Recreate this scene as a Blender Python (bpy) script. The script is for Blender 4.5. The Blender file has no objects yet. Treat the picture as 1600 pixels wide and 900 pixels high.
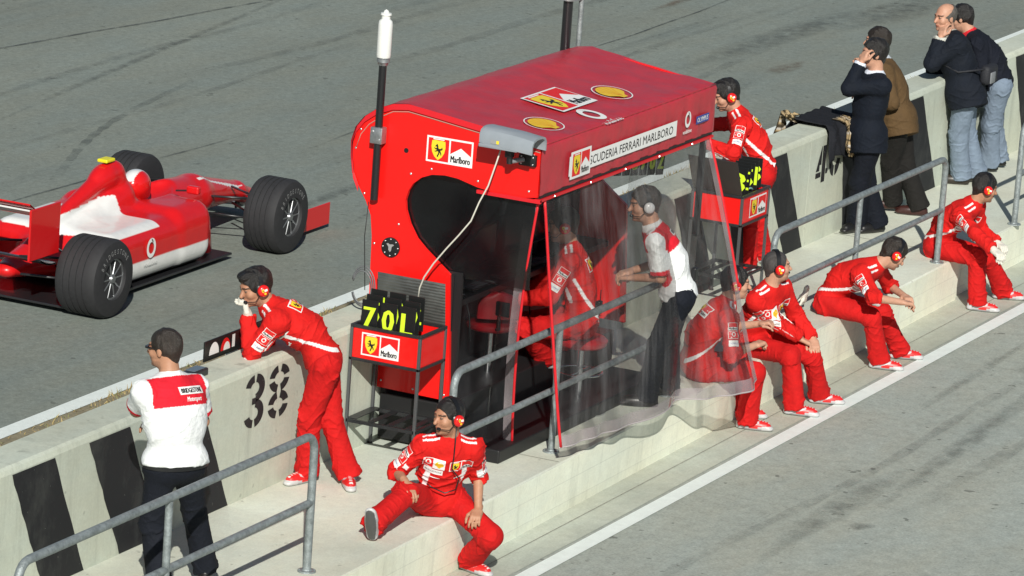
import bpy, bmesh, math, random
import numpy as np
from mathutils import Vector, Matrix
from mathutils.bvhtree import BVHTree
random.seed(7)
SC=bpy.context.scene; COL=SC.collection
PI=math.pi; R=math.radians
# ------------------------------------------------------------------ scene graph helpers
def link(o,parent=None):
    COL.objects.link(o)
    if parent: o.parent=parent
    return o
def tag(o,label=None,cat=None,group=None,kind=None):
    if label: o['label']=label
    if cat: o['category']=cat
    if group: o['group']=group
    if kind: o['kind']=kind
    return o
def thing(name,label,cat,loc=(0,0,0),group=None):
    o=bpy.data.objects.new(name,None); o.empty_display_size=.1; link(o); o.location=loc
    return tag(o,label,cat,group)
def settle(root):
    # children were built in world space: keep them there under an Empty that stands at the thing's base
    bpy.context.view_layer.update()
    inv=Matrix.Translation(root.location).inverted()
    for c in root.children: c.matrix_parent_inverse=inv
# ------------------------------------------------------------------ materials
MT={}
def mat(name,col,rough=.6,metal=0,var=0.,vs=8.,bump=0.,bs=60.,coat=0,spec=.5,attr=False,sheen=0,emit=None):
    if name in MT: return MT[name]
    m=bpy.data.materials.new(name); m.use_nodes=True; nt=m.node_tree; N=nt.nodes; L=nt.links
    b=N['Principled BSDF']; b.inputs['Roughness'].default_value=rough; b.inputs['Metallic'].default_value=metal
    b.inputs['Specular IOR Level'].default_value=spec; b.inputs['Coat Weight'].default_value=coat
    if sheen: b.inputs['Sheen Weight'].default_value=sheen
    tc=N.new('ShaderNodeTexCoord')
    src=None
    if attr:
        a=N.new('ShaderNodeAttribute'); a.attribute_name='Col'; src=a.outputs['Color']
    if var>0 or attr:
        nz_=N.new('ShaderNodeTexNoise'); nz_.inputs['Scale'].default_value=vs; nz_.inputs['Detail'].default_value=6; nz_.inputs['Roughness'].default_value=.62
        L.new(tc.outputs['Object'],nz_.inputs['Vector'])
        mr=N.new('ShaderNodeMapRange'); mr.inputs['From Min'].default_value=.3; mr.inputs['From Max'].default_value=.7
        mr.inputs['To Min'].default_value=1-var; mr.inputs['To Max'].default_value=1+var*.6
        L.new(nz_.outputs['Fac'],mr.inputs['Value'])
        vm=N.new('ShaderNodeVectorMath'); vm.operation='SCALE'
        if src: L.new(src,vm.inputs[0])
        else: vm.inputs[0].default_value=col[:3]
        L.new(mr.outputs['Result'],vm.inputs['Scale']); L.new(vm.outputs[0],b.inputs['Base Color'])
        rr=N.new('ShaderNodeMapRange'); rr.inputs['To Min'].default_value=max(0,rough-.12); rr.inputs['To Max'].default_value=min(1,rough+.12)
        L.new(nz_.outputs['Fac'],rr.inputs['Value']); L.new(rr.outputs['Result'],b.inputs['Roughness'])
    else: b.inputs['Base Color'].default_value=(*col[:3],1)
    if bump>0:
        n2=N.new('ShaderNodeTexNoise'); n2.inputs['Scale'].default_value=bs; n2.inputs['Detail'].default_value=5
        L.new(tc.outputs['Object'],n2.inputs['Vector'])
        bp=N.new('ShaderNodeBump'); bp.inputs['Strength'].default_value=bump; bp.inputs['Distance'].default_value=.02
        L.new(n2.outputs['Fac'],bp.inputs['Height']); L.new(bp.outputs['Normal'],b.inputs['Normal'])
    if emit: b.inputs['Emission Color'].default_value=(*emit[:3],1); b.inputs['Emission Strength'].default_value=emit[3]
    MT[name]=m; return m
def ramp(N,stops):
    r=N.new('ShaderNodeValToRGB'); e=r.color_ramp.elements
    e[0].position,e[0].color=stops[0][0],(*stops[0][1],1); e[1].position,e[1].color=stops[-1][0],(*stops[-1][1],1)
    for p,c in stops[1:-1]:
        q=e.new(p); q.color=(*c,1)
    return r
def surface(name,base,speck,spk_scale,stain,rough=.9,joints=None,stretch=.12,bump=.3,darkstreak=None,drip=0,specks=0):
    # asphalt / concrete: fine aggregate speckle, long stains drawn out along the direction of travel
    m=bpy.data.materials.new(name); m.use_nodes=True; N=m.node_tree.nodes; L=m.node_tree.links; b=N['Principled BSDF']
    b.inputs['Roughness'].default_value=rough; b.inputs['Specular IOR Level'].default_value=.25
    tc=N.new('ShaderNodeTexCoord')
    def noise(scale,sc=(1,1,1),det=6,r=.6,rotz=0):
        mp=N.new('ShaderNodeMapping'); mp.inputs['Scale'].default_value=sc; mp.inputs['Rotation'].default_value=(0,0,rotz); L.new(tc.outputs['Object'],mp.inputs['Vector'])
        n=N.new('ShaderNodeTexNoise'); n.inputs['Scale'].default_value=scale; n.inputs['Detail'].default_value=det; n.inputs['Roughness'].default_value=r
        L.new(mp.outputs[0],n.inputs['Vector']); return n.outputs['Fac']
    def mrange(v,a,b_,c,d):
        q=N.new('ShaderNodeMapRange'); 
        for k,x in zip(('From Min','From Max','To Min','To Max'),(a,b_,c,d)): q.inputs[k].default_value=x
        L.new(v,q.inputs['Value']); return q.outputs['Result']
    def mul(a,b_):
        q=N.new('ShaderNodeMath'); q.operation='MULTIPLY'; L.new(a,q.inputs[0]); L.new(b_,q.inputs[1]); return q.outputs[0]
    v=mul(mrange(noise(spk_scale,det=3,r=.8),.3,.7,1-speck,1+speck),mrange(noise(spk_scale*.27,det=4),.3,.7,1-speck*.55,1+speck*.55))
    v=mul(v,mrange(noise(.55,(stretch,1,1),8,.6),.3,.72,1-stain,1+stain*.6))
    v=mul(v,mrange(noise(.9,(1,1,1),8,.65),.3,.72,1-stain*.6,1+stain*.5))
    if darkstreak:
        v=mul(v,mrange(noise(1.4,(.06,1.3,1),9,.7),darkstreak,darkstreak+.12,1,.72))
    if drip: v=mul(v,mrange(noise(5,(1.3,1,.10),6,.7),.52,.74,1,1-drip))
    if specks: v=mul(v,mrange(noise(9,(1,1,1),2,.5),.70,.735,1,1-specks))
    vm=N.new('ShaderNodeVectorMath'); vm.operation='SCALE'; vm.inputs[0].default_value=base; L.new(v,vm.inputs['Scale']); out=vm.outputs[0]
    hue=N.new('ShaderNodeMix'); hue.data_type='RGBA'; hue.blend_type='MULTIPLY'; hue.inputs['Factor'].default_value=1
    rp=ramp(N,[(.35,(1.0,.985,.93)),(.65,(.96,1.0,1.0))]); L.new(noise(1.7,(.4,1,1),5),rp.inputs[0])
    L.new(out,hue.inputs['A']); L.new(rp.outputs[0],hue.inputs['B']); out=hue.outputs['Result']
    if joints:
        mp=N.new('ShaderNodeMapping'); mp.inputs['Rotation'].default_value=joints.get('rot',(0,0,0)); mp.inputs['Location'].default_value=joints.get('loc',(0,0,0)); L.new(tc.outputs['Object'],mp.inputs['Vector'])
        br=N.new('ShaderNodeTexBrick'); L.new(mp.outputs[0],br.inputs['Vector']); br.inputs['Scale'].default_value=1
        br.offset=joints.get('off',0); br.inputs['Brick Width'].default_value=joints['w']; br.inputs['Row Height'].default_value=joints['h']; br.inputs['Mortar Size'].default_value=joints['m']
        br.inputs['Mortar Smooth'].default_value=.3
        br.inputs['Color1'].default_value=(1,1,1,1); br.inputs['Color2'].default_value=(.93,.93,.92,1); br.inputs['Mortar'].default_value=(joints.get('d',.72),)*3+(1,)
        mx=N.new('ShaderNodeMix'); mx.data_type='RGBA'; mx.blend_type='MULTIPLY'; mx.inputs['Factor'].default_value=1
        L.new(out,mx.inputs['A']); L.new(br.outputs['Color'],mx.inputs['B']); out=mx.outputs['Result']
    L.new(out,b.inputs['Base Color'])
    bp=N.new('ShaderNodeBump'); bp.inputs['Strength'].default_value=bump; bp.inputs['Distance'].default_value=.006
    L.new(noise(spk_scale*.6,det=5),bp.inputs['Height']); L.new(bp.outputs['Normal'],b.inputs['Normal'])
    MT[name]=m; return m
def plastic(name,tint,opac,streak,rough=.12,fold=(28,28,2)):
    # clear vinyl: mostly see-through, milky noise streaks, partly painted highlights along folds, with gloss
    m=bpy.data.materials.new(name); m.use_nodes=True; N=m.node_tree.nodes; L=m.node_tree.links
    b=N['Principled BSDF']; out=N['Material Output']; b.inputs['Base Color'].default_value=(*tint,1); b.inputs['Roughness'].default_value=rough
    tr=N.new('ShaderNodeBsdfTransparent'); tr.inputs[0].default_value=(.85,.845,.84,1)
    gl=N.new('ShaderNodeBsdfGlossy'); gl.inputs['Roughness'].default_value=.07; gl.inputs[0].default_value=(.9,.9,.92,1)
    tc=N.new('ShaderNodeTexCoord'); mp=N.new('ShaderNodeMapping'); mp.inputs['Scale'].default_value=fold; L.new(tc.outputs['Object'],mp.inputs['Vector'])
    n=N.new('ShaderNodeTexNoise'); n.inputs['Scale'].default_value=.25; n.inputs['Detail'].default_value=7; n.inputs['Roughness'].default_value=.65; L.new(mp.outputs[0],n.inputs['Vector'])
    r=N.new('ShaderNodeMapRange'); r.inputs['From Min'].default_value=.42; r.inputs['From Max'].default_value=.75; r.inputs['To Min'].default_value=opac; r.inputs['To Max'].default_value=opac+streak
    L.new(n.outputs['Fac'],r.inputs['Value'])
    n3=N.new('ShaderNodeTexNoise'); n3.inputs['Scale'].default_value=2.2; n3.inputs['Detail'].default_value=4; L.new(tc.outputs['Object'],n3.inputs['Vector'])
    r3=N.new('ShaderNodeMapRange'); r3.inputs['From Min'].default_value=.3; r3.inputs['From Max'].default_value=.7; r3.inputs['To Min'].default_value=.5; r3.inputs['To Max'].default_value=1.4; L.new(n3.outputs['Fac'],r3.inputs['Value'])
    ml=N.new('ShaderNodeMath'); ml.operation='MULTIPLY'; L.new(r.outputs['Result'],ml.inputs[0]); L.new(r3.outputs['Result'],ml.inputs[1])
    mx=N.new('ShaderNodeMixShader'); L.new(ml.outputs[0],mx.inputs[0]); L.new(tr.outputs[0],mx.inputs[1]); L.new(b.outputs[0],mx.inputs[2])
    lw=N.new('ShaderNodeLayerWeight'); lw.inputs['Blend'].default_value=.14
    bp=N.new('ShaderNodeBump'); bp.inputs['Strength'].default_value=.6; bp.inputs['Distance'].default_value=.02; L.new(n.outputs['Fac'],bp.inputs['Height'])
    L.new(bp.outputs[0],gl.inputs['Normal']); L.new(bp.outputs[0],lw.inputs['Normal'])
    fr=N.new('ShaderNodeMath'); fr.operation='MULTIPLY'; fr.inputs[1].default_value=.5; L.new(lw.outputs['Fresnel'],fr.inputs[0])
    m2=N.new('ShaderNodeMixShader'); L.new(fr.outputs[0],m2.inputs[0]); L.new(mx.outputs[0],m2.inputs[1]); L.new(gl.outputs[0],m2.inputs[2])
    L.new(m2.outputs[0],out.inputs['Surface']); MT[name]=m; return m
# ------------------------------------------------------------------ mesh builder
class MB:
    def __init__(s): s.v=[];s.f=[];s.m=[];s.mats=[]
    def mi(s,m):
        if m not in s.mats: s.mats.append(m)
        return s.mats.index(m)
    def add(s,vs,fs,m):
        o=len(s.v); s.v+= [tuple(map(float,v)) for v in vs]; k=s.mi(m)
        for f in fs: s.f.append(tuple(i+o for i in f)); s.m.append(k)
    def box(s,lo,hi,m,b=0,M=None):
        lo,hi=np.minimum(lo,hi).astype(float),np.maximum(lo,hi).astype(float)
        bm=bmesh.new(); bmesh.ops.create_cube(bm,size=1)
        c=(lo+hi)/2; d=np.abs(hi-lo)
        for v in bm.verts: v.co=Vector((c[0]+v.co.x*d[0],c[1]+v.co.y*d[1],c[2]+v.co.z*d[2]))
        if b>0: bmesh.ops.bevel(bm,geom=list(bm.edges),offset=min(b,min(d)*.45),segments=2,affect='EDGES',profile=.5)
        if M is not None: bmesh.ops.transform(bm,matrix=M,verts=bm.verts)
        bm.verts.index_update(); s.add([v.co for v in bm.verts],[[v.index for v in f.verts] for f in bm.faces],m); bm.free()
    def tube(s,pts,r,m,n=10,caps=True):
        pts=[np.array(p,float) for p in pts]; rs=r if hasattr(r,'__len__') else [r]*len(pts)
        vs=[];fs=[]; up=None
        for i,p in enumerate(pts):
            t=nz(pts[min(i+1,len(pts)-1)]-pts[max(i-1,0)])
            if up is None:
                up=np.array([0,0,1.]) if abs(t[2])<.9 else np.array([1.,0,0])
            a=nz(up-t*np.dot(up,t)); up=a; b=np.cross(t,a)
            for k in range(n):
                w=2*PI*k/n; vs.append(p+rs[i]*(a*math.cos(w)+b*math.sin(w)))
        for i in range(len(pts)-1):
            for k in range(n):
                fs.append((i*n+k,i*n+(k+1)%n,(i+1)*n+(k+1)%n,(i+1)*n+k))
        if caps: fs.append(tuple(range(n))[::-1]); fs.append(tuple((len(pts)-1)*n+k for k in range(n)))
        s.add(vs,fs,m)
    def lathe(s,c,axis,prof,m,n=24):
        # prof: list of (along, radius)
        axis=nz(axis); a=np.array([0,0,1.]) if abs(axis[2])<.9 else np.array([1.,0,0]); a=nz(a-axis*np.dot(a,axis)); b=np.cross(axis,a); c=np.array(c,float)
        vs=[];fs=[]
        for (h,r) in prof:
            for k in range(n):
                w=2*PI*k/n; vs.append(c+axis*h+r*(a*math.cos(w)+b*math.sin(w)))
        for i in range(len(prof)-1):
            for k in range(n): fs.append((i*n+k,i*n+(k+1)%n,(i+1)*n+(k+1)%n,(i+1)*n+k))
        if prof[0][1]>1e-4: fs.append(tuple(range(n))[::-1])
        if prof[-1][1]>1e-4: fs.append(tuple((len(prof)-1)*n+k for k in range(n)))
        s.add(vs,fs,m)
    def prism(s,poly,axis,a,b,m):
        # polygon in the plane across `axis`, extruded from a to b
        n=len(poly)
        def P(u,v,w): return {'x':(w,u,v),'y':(u,w,v),'z':(u,v,w)}[axis]
        vs=[P(u,v,a) for u,v in poly]+[P(u,v,b) for u,v in poly]
        fs=[tuple(range(n)),tuple(range(n,2*n))[::-1]]+[(i,n+i,n+(i+1)%n,(i+1)%n) for i in range(n)]
        s.add(vs,fs,m)
    def grid(s,P,m):
        nu,nv=len(P),len(P[0]); s.add([p for row in P for p in row],[(i*nv+j,(i+1)*nv+j,(i+1)*nv+j+1,i*nv+j+1) for i in range(nu-1) for j in range(nv-1)],m)
    def build(s,name,parent=None,smooth=False,recalc=True,bevel=0):
        me=bpy.data.meshes.new(name); me.from_pydata(s.v,[],s.f)
        for m in s.mats: me.materials.append(m)
        me.polygons.foreach_set('material_index',s.m)
        if recalc or bevel:
            bm=bmesh.new(); bm.from_mesh(me)
            if recalc: bmesh.ops.recalc_face_normals(bm,faces=bm.faces)
            if bevel: bmesh.ops.bevel(bm,geom=[e for e in bm.edges if len(e.link_faces)==2 and e.calc_face_angle(0)>.6],offset=bevel,segments=1,affect='EDGES')
            bm.to_mesh(me); bm.free()
        if smooth:
            me.shade_smooth() if smooth is True else me.set_sharp_from_angle(angle=R(smooth))
            me.polygons.foreach_set('use_smooth',[True]*len(me.polygons))
        me.update(); return link(bpy.data.objects.new(name,me),parent)
# ------------------------------------------------------------------ implicit surfaces (bodies, clothes, car bodywork)
class SDF:
    def __init__(s,h): s.h=h; s.P=[]; s.cuts=[]
    def cone(s,a,b,ra,rb,k=.03,flat=None,cap=False,op='add'): s.P.append(('c',np.array(a,float),np.array(b,float),ra,rb,k,flat,cap,op)); return s
    def ell(s,c,A,r,k=.03,op='add'): s.P.append(('e',np.array(c,float),np.array(A,float),np.array(r,float),k,op)); return s
    def rbox(s,c,A,r,rad,k=.02,op='add'): s.P.append(('b',np.array(c,float),np.array(A,float),np.array(r,float),rad,k,op)); return s
    def cut(s,p,n): s.cuts.append((np.array(p,float),nz(n))); return s
    def bb(s,p):
        if p[0]=='c': 
            r=max(p[3],p[4])*1.15; return np.minimum(p[1],p[2])-r,np.maximum(p[1],p[2])+r
        e=np.sqrt(((p[2]*p[3][:,None])**2).sum(0)) if p[0]=='e' else np.abs(p[2]*p[3][:,None]).sum(0)
        return p[1]-e-.01,p[1]+e+.01
    def mesh(s):
        h=s.h; adds=[p for p in s.P if p[-1]=='add']
        lo=np.min([s.bb(p)[0] for p in adds],0)-3*h-.01; hi=np.max([s.bb(p)[1] for p in adds],0)+3*h+.01
        n=np.ceil((hi-lo)/h).astype(int)+1; D=np.full(n,.5,np.float32)
        for p in s.P:
            a,b=s.bb(p); mg=.055; i0=np.clip(np.floor((a-mg-lo)/h).astype(int),0,n-1); i1=np.clip(np.ceil((b+mg-lo)/h).astype(int)+1,1,n)
            if np.any(i1<=i0): continue
            X=(lo[0]+h*np.arange(i0[0],i1[0]))[:,None,None].astype(np.float32);Y=(lo[1]+h*np.arange(i0[1],i1[1]))[None,:,None].astype(np.float32);Z=(lo[2]+h*np.arange(i0[2],i1[2]))[None,None,:].astype(np.float32)
            if p[0]=='c':
                _,A,B,ra,rb,k,flat,cap,op=p; d=B-A; L2=float(d@d)+1e-12; px,py,pz=X-A[0],Y-A[1],Z-A[2]
                tr=(px*d[0]+py*d[1]+pz*d[2])/L2; t=np.clip(tr,0,1); qx,qy,qz=px-t*d[0],py-t*d[1],pz-t*d[2]
                if flat is not None:
                    w=nz(flat[0]); sc=flat[1]; c=(qx*w[0]+qy*w[1]+qz*w[2])*(sc-1); qx,qy,qz=qx+c*w[0],qy+c*w[1],qz+c*w[2]
                f=np.sqrt(qx*qx+qy*qy+qz*qz)-(ra+(rb-ra)*t)
                if cap: f=np.maximum(f,np.maximum((tr-1),(-tr if cap==2 else tr-1))*math.sqrt(L2))
            elif p[0]=='e':
                _,c,A,r,k,op=p; px,py,pz=X-c[0],Y-c[1],Z-c[2]; k0=0;k1=0
                for i in range(3):
                    u=px*A[i][0]+py*A[i][1]+pz*A[i][2]; k0=k0+(u/r[i])**2; k1=k1+(u/r[i]**2)**2
                k0=np.sqrt(k0); k1=np.sqrt(k1)+1e-9; f=k0*(k0-1)/k1
            else:
                _,c,A,r,rad,k,op=p; px,py,pz=X-c[0],Y-c[1],Z-c[2]; q=0; mxx=-9
                for i in range(3):
                    u=np.abs(px*A[i][0]+py*A[i][1]+pz*A[i][2])-(r[i]-rad); q=q+np.maximum(u,0)**2; mxx=np.maximum(mxx,u)
                f=np.sqrt(q)+np.minimum(mxx,0)-rad
            sl=tuple(slice(u,v) for u,v in zip(i0,i1)); S=D[sl]
            if op=='add': hh=np.maximum(k-np.abs(S-f),0)/k; D[sl]=np.minimum(S,f)-hh*hh*k*.25
            else: f=-f; hh=np.maximum(k-np.abs(S-f),0)/k; D[sl]=np.maximum(S,f)+hh*hh*k*.25
        if s.cuts:
            X=(lo[0]+h*np.arange(n[0]))[:,None,None];Y=(lo[1]+h*np.arange(n[1]))[None,:,None];Z=(lo[2]+h*np.arange(n[2]))[None,None,:]
            for p,nn in s.cuts: D=np.maximum(D,((X-p[0])*nn[0]+(Y-p[1])*nn[1]+(Z-p[2])*nn[2]).astype(np.float32))
        S=D<0; c=np.zeros(n-1,np.int8)
        for a in (0,1):
            for b in (0,1):
                for e in (0,1): c+=S[a:n[0]-1+a,b:n[1]-1+b,e:n[2]-1+e]
        act=(c>0)&(c<8); ids=np.argwhere(act); idx=np.full(n-1,-1,np.int64); idx[act]=np.arange(len(ids)); i,j,k=ids.T
        pos=np.zeros((len(ids),3)); cnt=np.zeros(len(ids))
        for ax in range(3):
            o1,o2=[q for q in range(3) if q!=ax]
            for a in (0,1):
                for b in (0,1):
                    c0=[0,0,0];c0[o1]=a;c0[o2]=b; c1=list(c0);c1[ax]=1
                    da=D[i+c0[0],j+c0[1],k+c0[2]];db=D[i+c1[0],j+c1[1],k+c1[2]]; m=(da<0)!=(db<0)
                    t=np.where(m,da/np.where(m,da-db,1),0); w=np.array(c0,float)[None,:].repeat(len(ids),0); w[:,ax]=t; pos+=w*m[:,None]; cnt+=m
        V_=lo+h*(ids+pos/np.maximum(cnt,1)[:,None]); F_=[]
        for ax in range(3):
            sl0=[slice(1,m_-1) for m_ in n]; sl1=list(sl0); sl0[ax]=slice(0,n[ax]-1); sl1[ax]=slice(1,n[ax])
            e=S[tuple(sl0)]!=S[tuple(sl1)]; q=np.argwhere(e); 
            if len(q)==0: continue
            off=np.array([1,1,1]); off[ax]=0; q=q+off; ins=S[q[:,0],q[:,1],q[:,2]]
            o1,o2=(ax+1)%3,(ax+2)%3; e1=np.zeros(3,int);e1[o1]=1;e2=np.zeros(3,int);e2[o2]=1
            g=lambda r: idx[r[:,0],r[:,1],r[:,2]]
            Q=np.stack([g(q-e1-e2),g(q-e2),g(q),g(q-e1)],1); Q[~ins]=Q[~ins][:,::-1]; F_.append(Q)
        F_=np.concatenate(F_); F_=F_[(F_>=0).all(1)]
        return V_,F_
def vnormals(V_,F_):
    a=V_[F_[:,2]]-V_[F_[:,0]]; b=V_[F_[:,3]]-V_[F_[:,1]]; fn=np.cross(a,b); N_=np.zeros_like(V_)
    for i in range(4): np.add.at(N_,F_[:,i],fn)
    return N_/(np.linalg.norm(N_,axis=1)[:,None]+1e-12)
def relax(V_,F_,it=1,f=.5):
    for _ in range(it):
        A=np.zeros_like(V_); C=np.zeros(len(V_))
        for i in range(4):
            for d in (1,3): np.add.at(A,F_[:,i],V_[F_[:,(i+d)%4]]); np.add.at(C,F_[:,i],1)
        V_=V_+f*(A/np.maximum(C,1)[:,None]-V_)
    return V_
def npmesh(name,V_,F_,m,parent=None,col=None):
    me=bpy.data.meshes.new(name); me.vertices.add(len(V_)); me.vertices.foreach_set('co',V_.astype(np.float32).ravel())
    me.loops.add(F_.size); me.loops.foreach_set('vertex_index',F_.astype(np.int32).ravel()); me.polygons.add(len(F_))
    me.polygons.foreach_set('loop_start',np.arange(0,F_.size,4,dtype=np.int32)); me.polygons.foreach_set('loop_total',np.full(len(F_),4,np.int32))
    me.polygons.foreach_set('use_smooth',np.ones(len(F_),bool))
    if col is not None:
        ca=me.color_attributes.new('Col','FLOAT_COLOR','POINT'); ca.data.foreach_set('color',np.concatenate([col,np.ones((len(col),1))],1).astype(np.float32).ravel())
    me.materials.append(m); me.update(calc_edges=True); me.validate()
    return link(bpy.data.objects.new(name,me),parent)

def scuffed(name,dark,under,amount=.62):
    # paint worn through to the concrete in chips and scratches
    m=bpy.data.materials.new(name); m.use_nodes=True; N=m.node_tree.nodes; L=m.node_tree.links; b=N['Principled BSDF']; b.inputs['Roughness'].default_value=.7; b.inputs['Specular IOR Level'].default_value=.3
    tc=N.new('ShaderNodeTexCoord'); out=None
    def fac(scale,sc,lo,hi,top):
        mp=N.new('ShaderNodeMapping'); mp.inputs['Scale'].default_value=sc; L.new(tc.outputs['Object'],mp.inputs['Vector']); n=N.new('ShaderNodeTexNoise'); n.inputs['Scale'].default_value=scale; n.inputs['Detail'].default_value=7; n.inputs['Roughness'].default_value=.7; L.new(mp.outputs[0],n.inputs['Vector'])
        r=N.new('ShaderNodeMapRange'); r.inputs['From Min'].default_value=lo; r.inputs['From Max'].default_value=hi; r.inputs['To Max'].default_value=top; L.new(n.outputs['Fac'],r.inputs['Value']); return r.outputs['Result']
    a=fac(26,(1,1,1),amount,amount+.05,.7); c=fac(3,(1,1,.6),.5,.75,.10); d=N.new('ShaderNodeMath'); d.operation='MAXIMUM'; L.new(a,d.inputs[0]); L.new(c,d.inputs[1])
    mx=N.new('ShaderNodeMix'); mx.data_type='RGBA'; mx.inputs['A'].default_value=(*dark,1); mx.inputs['B'].default_value=(*under,1); L.new(d.outputs[0],mx.inputs['Factor']); L.new(mx.outputs['Result'],b.inputs['Base Color']); MT[name]=m; return m

V=lambda *a: np.array(a,float)
def nz(v):
    v=np.asarray(v,float); n=np.linalg.norm(v); return v/n if n>1e-9 else v
# camera solved from the picture's vanishing points; at() turns a pixel of the 1600x900 photo plus one known world plane into a world point
FPX=7250.0
def _cam():
    x=nz([3600,1480,-FPX]); y=nz([-15800,2900,-FPX]); y=nz(y-x*np.dot(x,y)); z=np.cross(x,y)
    R=np.stack([x,y,z],1); c0=V(355-800,450-790,-FPX)*31.6/FPX
    return R,-(R.T@c0)
CR,CC=_cam()
def at(px,py,axis,val):
    r=CR.T@V(px-800,450-py,-FPX); a='xyz'.index(axis); return CC+r*(val-CC[a])/r[a]
def proj(p):
    c=CR@(np.asarray(p,float)-CC); return (800+FPX*c[0]/-c[2],450-FPX*c[1]/-c[2])
def rot(v,ax,deg):
    a=math.radians(deg); ax=nz(ax); v=np.asarray(v,float)
    return v*math.cos(a)+np.cross(ax,v)*math.sin(a)+ax*np.dot(ax,v)*(1-math.cos(a))
def ik(a,t,l1,l2,pole):
    d=t-a; n=np.linalg.norm(d); m=min(n,(l1+l2)*.995); m=max(m,abs(l1-l2)+.02); u=nz(d); t=a+u*m
    p=pole-u*np.dot(pole,u); p=nz(p); ca=(l1*l1+m*m-l2*l2)/(2*l1*m); ca=max(-1,min(1,ca))
    return a+u*l1*ca+p*l1*math.sqrt(1-ca*ca), t
def solve(S):
    s=S.get('H',1.78)/1.78; J={}
    yaw=S['yaw']; F=rot(V(1,0,0),V(0,0,1),yaw); L=rot(F,V(0,0,1),90); U=V(0,0,1)
    P=np.array(S['pel'],float); J['F']=F; J['L']=L; J['pel']=P
    tilt=S.get('ptilt',0); J['pU']=rot(U,L,tilt)
    J['hipL']=P+L*.095*s; J['hipR']=P-L*.095*s
    l1=S.get('lean',0); l2=S.get('lean2',l1); side=S.get('side',0)
    u1=rot(rot(U,L,l1),F,side); u2=rot(rot(U,L,l2),F,side)
    J['waist']=P+u1*.23*s; J['neck']=J['waist']+u2*.31*s; J['u1']=u1;J['u2']=u2
    tw=S.get('twist',0); Lc=rot(L-u2*np.dot(L,u2),u2,tw); Lc=nz(Lc); Fc=np.cross(Lc,u2); J['Lc']=Lc;J['Fc']=Fc
    sh=S.get('shrug',0)
    for k,sg in (('L',1),('R',-1)):
        J['sh'+k]=J['neck']-u2*(.058-sh)*s+Lc*sg*.18*S.get('sw',1)*s+Fc*.015*s
    hy,hp=S.get('hyaw',yaw),S.get('hpitch',0)
    Fh=rot(V(1,0,0),U,hy); Lh=rot(Fh,U,90); Fh2=rot(Fh,Lh,hp); Uh=rot(U,Lh,hp); rl=S.get('hroll',0)
    Uh=rot(Uh,Fh2,rl); Lh=rot(Lh,Fh2,rl)
    J['Fh'],J['Lh'],J['Uh']=Fh2,Lh,Uh
    nd=nz(u2*.6+Uh*.4+Fc*.18)
    J['hb']=J['neck']+nd*.075*s; J['head']=J['hb']+(Uh*.125+Fh2*.015)*s
    if 'handrel' in S:
        for k,(a,b,c) in S['handrel'].items(): S['hand'+k]=J['neck']+F*a*s+L*b*s+U*c*s
    for k in 'LR':
        sg=1 if k=='L' else -1
        t=np.array(S['hand'+k],float) if 'hand'+k in S else J['sh'+k]-U*.5+F*.05+L*sg*.08
        pole=np.array(S.get('el'+k,-Fc*.6-u2*.6+Lc*sg*.5),float)
        J['el'+k],J['wr'+k]=ik(J['sh'+k],t,.29*s,.255*s,pole)
        J['hd'+k]=nz(S.get('hdir'+k,J['wr'+k]-J['el'+k]))
        t=np.array(S['foot'+k],float); t=t+V(0,0,.085)
        pole=np.array(S.get('kn'+k,F*1.0+L*sg*.15),float)
        J['kn'+k],J['an'+k]=ik(J['hip'+k],t,.43*s,.42*s,pole)
        ty=S.get('toe'+k,yaw); tp=S.get('tpitch'+k,0)
        f=rot(V(1,0,0),U,ty); J['td'+k]=rot(f,rot(f,U,90),tp)
    J['s']=s
    return J

# ------------------------------------------------------------------ printed marks: flat shapes laid on panels or wrapped on cloth
def flatmat(n,c,r=.5): return mat(n,c,rough=r)
INK=dict(white=(.82,.82,.80),red=(.72,.012,.012),black=(.012,.012,.013),yellow=(.80,.62,.03),orange=(.80,.36,.03),blue=(.03,.06,.30),shell=(.78,.50,.02),grey=(.3,.3,.3),neon=(.62,.85,.03),teal=(.05,.3,.28),char=(.02,.021,.023),dimred=(.5,.01,.02))
def ink(n): return mat('print_'+n,INK[n],rough=.45)
_T={}
def text2d(t,shear=0):
    key=(t,shear)
    if key not in _T:
        c=bpy.data.curves.new('lettering','FONT'); c.body=t; c.size=1; c.align_x='CENTER'; c.resolution_u=2; c.shear=shear
        o=bpy.data.objects.new('lettering',c); COL.objects.link(o); bpy.context.view_layer.update()
        me=o.to_mesh(); v=np.array([[a.co.x,a.co.y] for a in me.vertices]) ; f=[tuple(p.vertices) for p in me.polygons]; o.to_mesh_clear()
        bpy.data.objects.remove(o); bpy.data.curves.remove(c)
        if len(v): v[:,0]-=(v[:,0].max()+v[:,0].min())/2; v[:,1]/=.70
        _T[key]=(v,f)
    return _T[key]
def T(t,cx,cy,h,w=None,col='black',lay=2,bold=0,shear=0):
    v,f=text2d(t,shear); v=v.copy(); ww=v[:,0].max()-v[:,0].min(); v[:,1]-=.5
    sx=(w/ww) if w else h; out=[(np.stack([v[:,0]*sx+cx,v[:,1]*h+cy],1),f,col,lay)]
    if bold: out+=[(np.stack([v[:,0]*sx+cx+dx,v[:,1]*h+cy],1),f,col,lay+.1*q) for q,dx in ((1,bold),(2,-bold))]
    return out
def rc(x0,y0,x1,y1,col,lay=0): return [(np.array([[x0,y0],[x1,y0],[x1,y1],[x0,y1]],float),[(0,1,2,3)],col,lay)]
def pg(pts,col,lay=1): return [(np.array(pts,float),[tuple(range(len(pts)))],col,lay)]
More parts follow.
